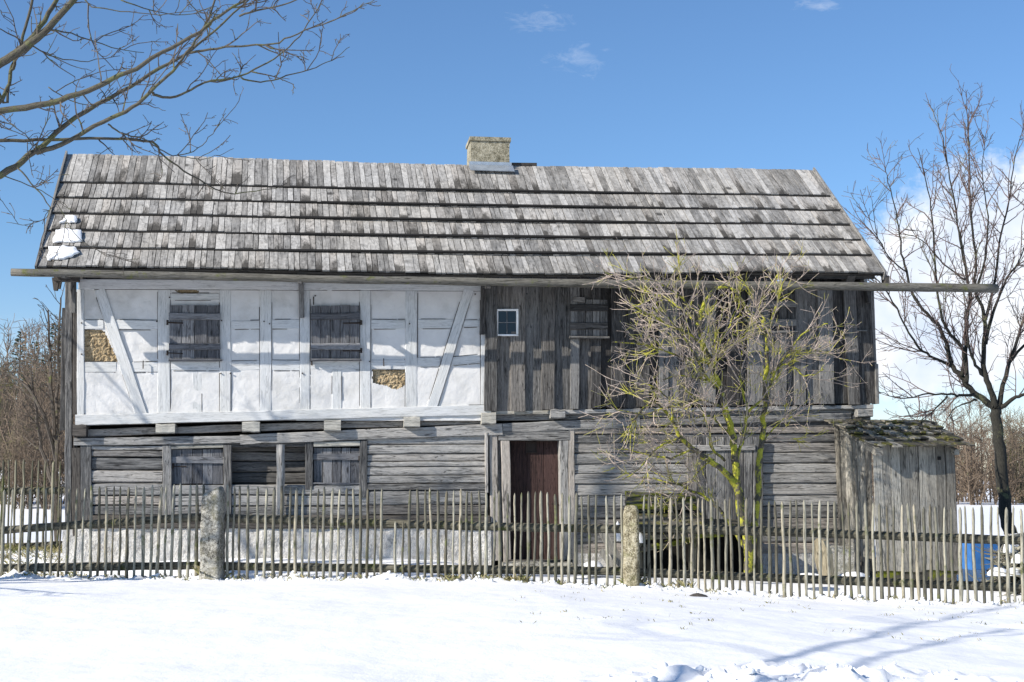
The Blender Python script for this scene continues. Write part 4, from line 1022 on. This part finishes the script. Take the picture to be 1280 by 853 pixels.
q = at(1262, 668, RY); tree = empty('bare_tree', (q.x, RY, q.z), 'bare tree with dark trunk standing on the snowy field right of the outhouse', 'tree'); tp = root_part(tree)
mb = MB()
for p_, r_ in limbs: mb.tube(p_, [x * .74 for x in r_], 8, rng, .5, wob=.05)
tp(mb, 'trunk', 'bark_right', smooth=True)
mb = MB()
PT = [dict(dens=4.4, len=(.6, 1.6), r=.013, r1=.006, ang=(20, 55), wob=.12, up=.06, n=6, t0=.1, lift=.08),
      dict(dens=5.0, len=(.22, .7), r=.0072, r1=.0045, ang=(25, 60), wob=.16, up=.03, n=4),
      dict(dens=4.2, len=(.07, .28), r=.0065, r1=.0045, ang=(30, 65), wob=.2, n=2)]
for p_, r_ in limbs[1:]: twigs(mb, rng, p_, r_, PT)
tp(mb, 'crown', 'twig_right')

# --- generic bare shrubs / small trees for the background, shared meshes
def make_bush(seed, h, w_, stems, mat, dens=1.0, rbase=.05):
    rng = random.Random(seed); t_, c_ = MB(), MB()
    for i in range(stems):
        a = rng.uniform(0, 6.283); rr_ = rng.uniform(0, w_ * .22); p = Vector((math.cos(a) * rr_, math.sin(a) * rr_, -.1)); d = Vector((math.cos(a) * rng.uniform(.05, .42), math.sin(a) * rng.uniform(.05, .42), 1))
        L = h * rng.uniform(.65, 1.02); pts = jpath(rng, p, d, L, 8, .07, .03); rad = [rbase * .7 * (1 - j / 8) + .010 for j in range(9)]
        t_.tube(pts, rad, 5, rng, .5)
        twigs(c_, rng, pts, rad, [dict(dens=5.2 * dens, len=(h * .14, h * .34), r=.020, r1=.009, ang=(20, 70), wob=.16, up=.06, n=5, t0=.02), dict(dens=3.0 * dens, len=(h * .05, h * .15), r=.012, r1=.008, ang=(25, 60), wob=.18, n=3)])
    return t_.build('trunk', M[mat]), c_.build('crown', M[mat])
def place(srcs, used, x, y, z, s, rot, name, label, cat, group):
    e = empty(name, (x, y, z), label, cat, group); e.scale = (s, s, s); e.rotation_euler.z = rot
    for k, o in enumerate(srcs):
        c = o if id(o) not in used and not o.parent else o.copy()
        if c is not o: COL.objects.link(c)
        used.add(id(o)); c.parent = e; c.name = o.name.split('.')[0]
    return e
used = set()
bushes = [make_bush(401, 5.2, 3.4, 9, 'bush'), make_bush(402, 4.6, 3.4, 11, 'bush_olive'), make_bush(403, 5.6, 3.0, 8, 'bush'), make_bush(404, 4.2, 4.0, 12, 'bush')]
rng = random.Random(500)
def bgpos(px, Y): d = ray(px, 600); return CAM.x + d.x / d.y * Y, Y
kindn = ['red brown', 'olive brown', 'tall thin red brown', 'low dense brown']
for i, (px, Y, s) in enumerate([(1102, 70, .78), (1118, 78, .85), (1140, 74, .9), (1160, 80, .92), (1182, 72, .95), (1203, 78, 1.0), (1219, 70, 1.0), (1238, 76, 1.08), (1256, 70, .98), (1272, 74, 1.08), (1288, 70, 1.0), (1305, 76, 1.05), (1212, 86, 1.15), (1246, 88, 1.2), (1282, 88, 1.15), (1170, 90, 1.0), (1130, 88, .95), (1096, 84, .8)]):
    x, y = bgpos(px, Y); k = rng.randrange(4)
    place(bushes[k], used, x, y, gz(x, y), s * (1.0 if k != 3 else 1.12), rng.uniform(0, 6), 'bare_shrub', kindn[k] + ' bare shrub in the thicket beyond the field at the right', 'shrub', ('red brown', 'olive', 'tall thin', 'dense')[k] + ' shrubs in the right hand thicket')
for i, (px, Y, s) in enumerate([(-10, 44, .80), (12, 50, .86), (30, 42, .74), (44, 52, .9), (58, 46, .8), (72, 50, .9), (88, 44, .8), (104, 52, .8), (4, 60, 1.0), (36, 62, 1.05), (66, 60, 1.0), (8, 38, .5), (26, 37, .45), (42, 38, .5), (60, 37, .48), (76, 38, .5), (22, 68, 1.05), (52, 70, 1.1), (86, 66, 1.0), (-14, 66, 1.1), (-40, 50, .9)]):
    x, y = bgpos(px, Y); k = rng.randrange(4)
    place(bushes[k], used, x, y, gz(x, y), s * .95, rng.uniform(0, 6), 'bare_shrub', kindn[k] + ' bare shrub on the rise behind the fence at the far left', 'shrub', ('red brown', 'olive', 'tall thin', 'dense')[k] + ' shrubs in the left hand thicket')
# conifers
def make_spruce(seed, h, w_):
    rng = random.Random(seed); t_, c_ = MB(), MB(); t_.tube([(0, 0, -.2), (0, 0, h * .5), (0, 0, h)], [.14, .09, .02], 6, rng)
    n = int(h * 42)
    for i in range(n):
        f = i / n; z = h * (.12 + .88 * f); L = w_ * (1 - f) * rng.uniform(.7, 1.1) + .12
        a = rng.uniform(0, 6.283); d = Vector((math.cos(a), math.sin(a), -.25 + .5 * f))
        pts = [Vector((0, 0, z)), Vector((0, 0, z)) + d * L * .5, Vector((0, 0, z)) + d * L + Vector((0, 0, .1 * L))]
        sd_ = Vector((-math.sin(a), math.cos(a), 0))
        for q in range(12):
            g_ = rng.uniform(.15, 1); c0_ = pts[0].lerp(pts[2], g_); e = sd_ * rng.choice((-1, 1)) * rng.uniform(.08, .2) * (1.15 - g_) * max(.4, L) + d * .08
            b = len(c_.v); tdrop = Vector((0, 0, -rng.uniform(.03, .11)))
            c_.v += [tuple(c0_), tuple(c0_ + e), tuple(c0_ + e * .5 + tdrop + d * .1)]; c_.f.append((b, b + 1, b + 2)); c_.uv += [(0, 0)] * 3; c_.d += [(.5, .5, .5)] * 3
    return t_.build('trunk', M['bark_right']), c_.build('crown', M['needle'])
spr = [make_spruce(1, 8.2, 1.7), make_spruce(2, 7.2, 1.5)]
for i, (px, Y, s) in enumerate([(20, 84, .92), (38, 88, 1.02), (64, 84, .98), (52, 90, .94), (78, 88, .95), (2, 88, .85)]):
    x, y = bgpos(px, Y); place(spr[i % 2], used, x, y, gz(x, y), s * 1.0, rng.uniform(0, 6), 'spruce', 'dark green spruce rising behind the bare shrubs at the far left', 'tree', 'spruces behind the left thicket')
# sapling beside the left house corner
rng = random.Random(610); t_, c_ = MB(), MB(); base_ = at(66, 640, 24.0); base_.z = gz(base_.x, base_.y)
e = empty('sapling', tuple(base_), 'slender bare sapling with dark buds beside the left house corner', 'sapling'); ep = root_part(e)
for P in ([(70, 690), (70, 560), (72, 470), (74, 420), (76, 372)], [(70, 560), (64, 480), (62, 430), (60, 388)], [(71, 520), (82, 470), (90, 420)], [(71, 580), (56, 520), (30, 480), (5, 466)], [(70, 620), (52, 560), (44, 500), (38, 462)]):
    pts = [at(x, y, 24.0 + rng.uniform(-.3, .3)) for x, y in P]; pts, rad = smooth(pts, [.028 * (1 - i / len(P)) + .007 for i in range(len(P))], rng, .01)
    t_.tube(pts, rad, 5, rng); twigs(c_, rng, pts, rad, [dict(dens=5.5, len=(.3, .9), r=.009, r1=.004, ang=(20, 50), wob=.1, up=.08, n=5, t0=.3), dict(dens=7, len=(.04, .2), r=.007, r1=.005, ang=(30, 60), wob=.15, n=2)])
ep(t_, 'trunk', 'twig_left'); ep(c_, 'crown', 'twig_left')
# off-frame neighbour tree, whose boughs reach in at the far left and shade the wall
rng = random.Random(620); BX, BY = -8.6, 17.0
e = empty('bare_tree', (BX, BY, gz(BX, BY)), 'bare tree at the far left edge, thin budding twigs beside the house corner', 'tree'); ep = root_part(e)
t_, c_ = MB(), MB(); tr = jpath(rng, (BX, BY, -.2), (0.02, 0, 1), 5.0, 8, .02, 0); rad = [.15 - .012 * i for i in range(9)]; t_.tube(tr, rad, 9, rng)
for i in range(15):
    f = .42 + .58 * rng.random(); p = tr[int(f * 8)]; a = rng.uniform(0, 6.283) if i > 7 else rng.uniform(-.5, .5); d = Vector((math.cos(a), math.sin(a), rng.uniform(.2, 1.1))); pts = jpath(rng, p, d, rng.uniform(2.6, 4.0), 8, .08, .02); rd = [.05 * (1 - j / 8) + .01 for j in range(9)]
    t_.tube(pts, rd, 6, rng); twigs(c_, rng, pts, rd, [dict(dens=3.0, len=(.5, 1.3), r=.012, r1=.004, ang=(20, 55), wob=.12, up=.04, n=6, t0=.2), dict(dens=5, len=(.08, .35), r=.006, r1=.004, ang=(30, 60), wob=.15, n=3)])
ep(t_, 'trunk', 'bark_left'); ep(c_, 'crown', 'twig_left')

# ------------------------------------------------------------------ garden things
rng = random.Random(701)
# fallen mossy lean-to
KY = 20.0
k0, k1 = at(786, 640, KY), at(872, 640, KY)
e = empty('wood_shelter', ((k0.x + k1.x) / 2, KY, gz(k0.x, KY)), 'low collapsing wood shelter with mossy plank roof behind the right granite post', 'shelter'); ep = root_part(e)
def slab(x0, x1, yt0, yt1, Yb, yb0, yb1, Yf, n, t, mat, name, dz=0):
    mb = MB(); A, B = at(x0, yt0, Yb), at(x1, yt1, Yb); C_, D_ = at(x0, yb0, Yf), at(x1, yb1, Yf)
    for i in range(n):
        f0, f1 = i / n, (i + 1) / n; fm = (f0 + f1) / 2; p0 = A.lerp(C_, fm); p1 = B.lerp(D_, fm); w_ = (A - C_).length / n
        nn_ = (B - A).cross(C_ - A).normalized(); nn_ = -nn_ if nn_.z < 0 else nn_
        mb.board(p0 + nn_ * rng.uniform(-.01, .02), p1 + nn_ * rng.uniform(-.01, .02), nn_.cross(p1 - p0), nn_, w_ * 1.03, t, rng, seg=5, jit=.01, bev=.01)
    return ep(mb, name, mat)
slab(783, 868, 617, 620, 20.7, 636, 634, 19.9, 4, .05, 'mossy', 'roof_planks')
slab(790, 876, 634, 636, 20.2, 662, 658, 19.5, 4, .045, 'mossroof', 'lower_roof_planks')
for a in ((796, 688, 862, 676, 8), (798, 672, 905, 668, 7), (802, 663, 880, 662, 6), (866, 662, 945, 664, 10)):
    mb = MB(); fb(mb, *a, 19.9 + rng.uniform(-.1, .3), .1, rng, bev=.02, jit=.006); ep(mb, 'beam', 'mossy')
for x in (798, 868, 942):
    mb = MB(); fb(mb, x, 655, x + rng.uniform(-2, 2), 722, 9, 20.1 + rng.uniform(0, .2), .1, rng, bev=.02); ep(mb, 'post', 'rail')
mb = MB(); mb.prism([at(x, y, 20.9) for x, y in ((792, 655), (946, 657), (946, 730), (792, 730))][::-1], (0, .03, 0), rng); ep(mb, 'back_boards', 'void')  # shelter back coloured near-black, painting the shade inside
mb = MB(); mb.prism([at(x, y, 20.1) for x, y in ((868, 654), (948, 656), (948, 661), (868, 660))][::-1], (0, .8, .05), rng); ep(mb, 'lintel_cover', 'rail')
for x in (793, 947):
    mb = MB(); q = at(x, 657, 20.1); mb.prism([(q.x, 20.1, -.4), (q.x, 20.1, q.z), (q.x, 20.95, q.z), (q.x, 20.95, -.4)], (.03, 0, 0), rng); ep(mb, 'side_boards', 'rail')
# leaning planks left of the right granite post
for P, lab in (([(748, 664), (757, 662), (782, 704), (772, 712)], 'grey plank leaning at an angle, left of the right granite post'), ([(748, 690), (754, 686), (776, 712), (768, 718)], 'shorter weathered plank propped below the leaning one')):
    mb = MB(); Yq = 19.6 + rng.uniform(-.1, .1); mb.prism([at(x, y, Yq) for x, y in P][::-1], (0, .045, 0), rng, .6); tag(mb.build('leaning_plank', M['shed']), lab, 'plank', 'planks leaning by the house door')
# lumps of snow
def lump(px, py, Y, w_, h_, seed, label):
    r2 = random.Random(seed); c = at(px, py, Y); s = px_m(Y, px); mb = MB(); rings = []
    for i in range(9):
        f = i / 8; z = h_ * s * (f - .35); rr_ = math.sqrt(max(.0, 1 - (f * 1.0) ** 2.2)) * w_ * s / 2 + .004
        ring = []
        for k in range(18):
            q = 2 * math.pi * k / 18; v_ = Vector((math.cos(q) * rr_, math.sin(q) * rr_ * .8, z)); n_ = 1 + .30 * noise.fractal(Vector((v_.x * 7 + seed, v_.y * 7, z * 7)), 1, 2, 4); ring.append(c + Vector((v_.x * n_, v_.y * n_, v_.z * (1 + .1 * n_))))
        rings.append(ring)
    mb.loft(rings, [i / 8 for i in range(9)], [k / 18 for k in range(19)]); o = mb.build('snow_lump', M['snow'], None, True); tag(o, label, 'snow', 'lumps of snow in the garden')
lump(742, 712, 19.8, 30, 15, 3, 'rounded heap of snow right of the door, behind the fence')
lump(719, 714, 19.6, 20, 9, 4, 'smaller snow heap directly beside the door frame')
lump(772, 668, 19.9, 7, 22, 5, 'narrow upright blob of snow just left of the right granite post')
lump(800, 674, 19.8, 8, 12, 6, 'small blob of snow just right of the right granite post')
lump(1068, 720, 19.0, 34, 7, 7, 'low snow lump beside the left wall of the outhouse')
lump(1010, 722, 18.6, 34, 8, 8, 'flat snow ridge between garden tree and outhouse')
# split trunk slab
mb = MB(); Yq = 18.9; mb.prism([at(x, y, Yq) for x, y in ((1015, 679), (1021, 673), (1029, 676), (1036, 693), (1038, 722), (1024, 722), (1018, 700))][::-1], (.10, .12, 0), rng, .7)
tag(mb.build('split_log', M['split']), 'pale split log slab standing on end left of the outhouse', 'log')
mb = MB(); q = at(1046, 703, 19.8); mb.board(q + Vector((-.12, 0, 0)), q + Vector((.2, 0, 0)), (0, 0, 1), FR, .45, .3, rng, seg=3, jit=.02, bev=.04); tag(mb.build('shadow_block', M['granite']), 'dark squared block standing in for shadow between the split log and the outhouse', 'stone')  # solid block added in place of a dark box of shadow
# blue tub with wheel behind the fence at the right
BY_ = 19.2; a0, a1 = at(1204, 712, BY_), at(1243, 712, BY_); zt_ = at(1220, 672, BY_).z
e = empty('blue_handcart', ((a0.x + a1.x) / 2, BY_, a0.z - .1), 'blue metal handcart tub half hidden behind the fence right of the outhouse', 'handcart'); ep = root_part(e)
mb = MB(); cx_ = (a0.x + a1.x) / 2; hw = (a1.x - a0.x) / 2 * .9; rings = []
for z, s_ in ((a0.z, .84), (a0.z + .02, .88), (zt_ - .02, 1.0), (zt_, 1.03), (zt_ - .01, .97), (a0.z + .05, .82)):
    rings.append([Vector((cx_ + cx2 * hw * s_, BY_ + cy2 * .2 * s_, z)) for cx2, cy2 in ((-1, -1), (0, -1.02), (1, -1), (1, 1), (-1, 1))])
mb.loft(rings, [i * .1 for i in range(6)], [0, .2, .4, .6, .8, 1], cap=True); ep(mb, 'tub', 'blue')
wc = at(1247, 700, BY_ - .1); mb = MB(); ring = [wc + Vector((math.cos(q) * .2, 0, math.sin(q) * .2)) for q in [2 * math.pi * i / 20 for i in range(21)]]; mb.tube(ring, .03, 8, rng, cap=False)
wh = ep(mb, 'wheel', 'iron', smooth=True); mb = MB()
for i in range(4): q = math.pi * i / 4; d = Vector((math.cos(q), 0, math.sin(q))) * .19; mb.tube([wc - d, wc + d], .008, 5, rng)
ep(mb, 'spokes', 'iron', wh)
mb = MB(); mb.tube([at(1238, 712, BY_ - .25), at(1250, 690, BY_ - .3), at(1262, 668, BY_ - .35)], .018, 6, rng); ep(mb, 'handle', 'shed')
# brush heap
mb = MB(); hc = at(1262, 722, 19.6)
for i in range(620):
    a = rng.uniform(0, 3.1416); hy_ = 18.35 + rng.gauss(0, .22); u_ = rng.random() ** 1.5; p = Vector((at(1258, 700, 18.35).x + abs(rng.gauss(0, .45)) - .12 + u_ * .25, hy_, -.2 + .62 * u_)); d = Vector((math.cos(a), rng.gauss(0, .5), rng.gauss(0, .35))); L = rng.uniform(.12, .55)
    mb.tube(jpath(rng, p, d, L, 4, .1, 0), [rng.uniform(.006, .024)] * 3 + [.006, .004], 5, rng, rng.random())
tag(mb.build('brush_heap', M['split'] if False else M['picket']), 'heap of cut branches and brushwood with snow behind the fence at the far right', 'brushwood', kind='stuff')
for k, (x, y) in enumerate(((1260, 686), (1272, 700), (1247, 716), (1266, 716))): lump(x, y, 18.1, (11, 14, 24, 22)[k], (12, 10, 9, 8)[k], 20 + k, ('small snow blob high on the brushwood heap', 'snow blob on the right side of the brushwood heap', 'flat snow patch at the left foot of the brushwood heap', 'flat snow patch at the right foot of the brushwood heap')[k])
mb = MB(); p0, p1 = at(1256, 673, 18.0), at(1300, 667, 18.3); mb.tube([p0, p0.lerp(p1, .5), p1], [.035, .042, .045], 8, rng, .7, wob=.08); tag(mb.build('cut_pole', M['picket']), 'pale cut pole lying across the brushwood heap at the right edge', 'pole')
# clump of soil in the snow
c = at(872, 737, 16.4); mb = MB(); rings = []
c.z = gz(c.x, c.y)
for i in range(5):
    f = i / 4; rings.append([c + Vector((math.cos(q) * .12 * (1 - f ** 2) * rng.uniform(.8, 1.2), math.sin(q) * .10 * (1 - f ** 2), -.01 + .05 * f)) for q in [2 * math.pi * k / 12 for k in range(12)]])
mb.loft(rings, [0, .1, .2, .3, .4], [k * .1 for k in range(13)]); tag(mb.build('soil_clod', M['dark'], None, True), 'brown clod of soil lying on the snow right of the narrow granite post', 'soil')
# grass tufts along the fence and stubble poking through the snow
mb = MB()
def blades(x, y, n, h, sp):
    z = gz(x, y)
    for _ in range(n):
        bx_, by_ = x + rng.gauss(0, sp), y + rng.gauss(0, sp); hh = h * rng.uniform(.4, 1); l = Vector((rng.gauss(0, .4), rng.gauss(0, .4), 1)).normalized() * hh; wv = Vector((rng.uniform(.002, .004), 0, 0))
        b = len(mb.v); p = Vector((bx_, by_, z - .01)); mb.v += [tuple(p - wv), tuple(p + wv), tuple(p + l * .6 + wv * .7), tuple(p + l * 1.0 + Vector((l.x, l.y, -.2 * hh)) * .5)]; mb.f.append((b, b + 1, b + 2, b + 3)); mb.uv += [(0, 0)] * 4; mb.d += [(.5, .5, .5)] * 4
for px in [264] * 3 + [790] * 2 + [640, 645, 655, 860, 700, 560, 600]: 
    p = fence_point(px + rng.uniform(-5, 5)); blades(p.x, p.y - .02, 60, .14 if px != 264 else .22, .06)
for _ in range(150): p = fence_point(rng.uniform(0, 1280)); blades(p.x, p.y + rng.uniform(-.25, .9), 14, .09, .06)
for _ in range(70):
    px = rng.uniform(640, 1280); c_ = rng.uniform(12.0, 17.5); x, y = campoint(px, c_)
    if y < fence_y(x) - .2: blades(x, y, rng.randrange(3, 10), .05, .05)
for _ in range(200):
    px = rng.uniform(-20, 110); c_ = rng.uniform(19, 22); x, y = campoint(px, c_); blades(x, y, 14, .12, .08)
tag(mb.build('dry_grass', M['grass']), 'tufts of dry and green grass poking through the snow by the fence', 'grass', kind='stuff')
# crumbs of snow along the fence and bottom right
mb = MB()
def crumb(x, y, r):
    z = gz(x, y); rr_ = [r * .9, r, r * .75, r * .2]; mb.tube([(x, y, z - r * .4), (x, y, z), (x + r * .2, y, z + r * .5), (x, y, z + r * .8)], rr_, 7, rng, .5, wob=.25)
for _ in range(420):
    p = fence_point(rng.uniform(-10, 1290)); crumb(p.x, p.y - rng.uniform(-.02, .32), rng.uniform(.008, .03))
for _ in range(130):
    x, y = campoint(rng.gauss(1010, 105), rng.gauss(9.35, .28)); crumb(x, y, rng.choice((rng.uniform(.006, .014), rng.uniform(.008, .02), rng.uniform(.015, .035))))
tag(mb.build('snow_crumbs', M['snow'], None, True), 'crumbled lumps of snow along the fence foot and at bottom right', 'snow', kind='stuff')

# ------------------------------------------------------------------ tree behind the camera at the left: its bough shadows lie on the snow at bottom right
rng = random.Random(880); SX, SY = -8.6, 2.8
e = empty('bare_tree', (SX, SY, 0), 'large bare tree beside the camera whose shadow streaks lie on the snow', 'tree'); ep = root_part(e)
t_, c_ = MB(), MB(); tr = [Vector((SX, SY, -.2)), Vector((SX + .1, SY, 2)), Vector((SX, SY + .2, 4)), Vector((SX + .1, SY + .2, 5.6))]; t_.tube(tr, [.2, .17, .14, .12], 9, rng)
def over(px, py, t):
    d = ray(px, py); p = CAM + d * ((0.0 - CAM.z) / d.z); return p + TO_SUN * t
for P, t0, t1, r0, r1 in (([(905, 850), (985, 828), (1060, 803), (1120, 780), (1200, 752), (1262, 738)], 11.5, 16.5, .10, .03), ([(1000, 860), (1110, 815), (1190, 790), (1290, 772)], 11.5, 15, .07, .03), ([(985, 828), (930, 815), (840, 803), (780, 788)], 12.5, 14.5, .03, .012), ([(1120, 780), (1180, 775), (1240, 780)], 14.4, 15.4, .03, .015)):
    n = len(P); pts = [over(x, y, t0 + (t1 - t0) * i / (n - 1)) for i, (x, y) in enumerate(P)]; rad = [r0 + (r1 - r0) * i / (n - 1) for i in range(n)]
    r0 *= 1; rad = [x * .42 for x in rad]
    if r0 > .06: pts = [tr[-1]] + pts; rad = [.07] + rad
    pts, rad = smooth(pts, rad, rng, .01); t_.tube(pts, rad, 7, rng)
    twigs(c_, rng, pts, rad, [dict(dens=1.2, len=(.6, 1.8), r=.014, r1=.006, ang=(20, 50), wob=.12, up=.02, n=6, t0=.25), dict(dens=2, len=(.2, .5), r=.007, r1=.005, ang=(30, 60), wob=.15, n=3)])
ep(t_, 'trunk', 'bark_left'); ep(c_, 'crown', 'twig_left')
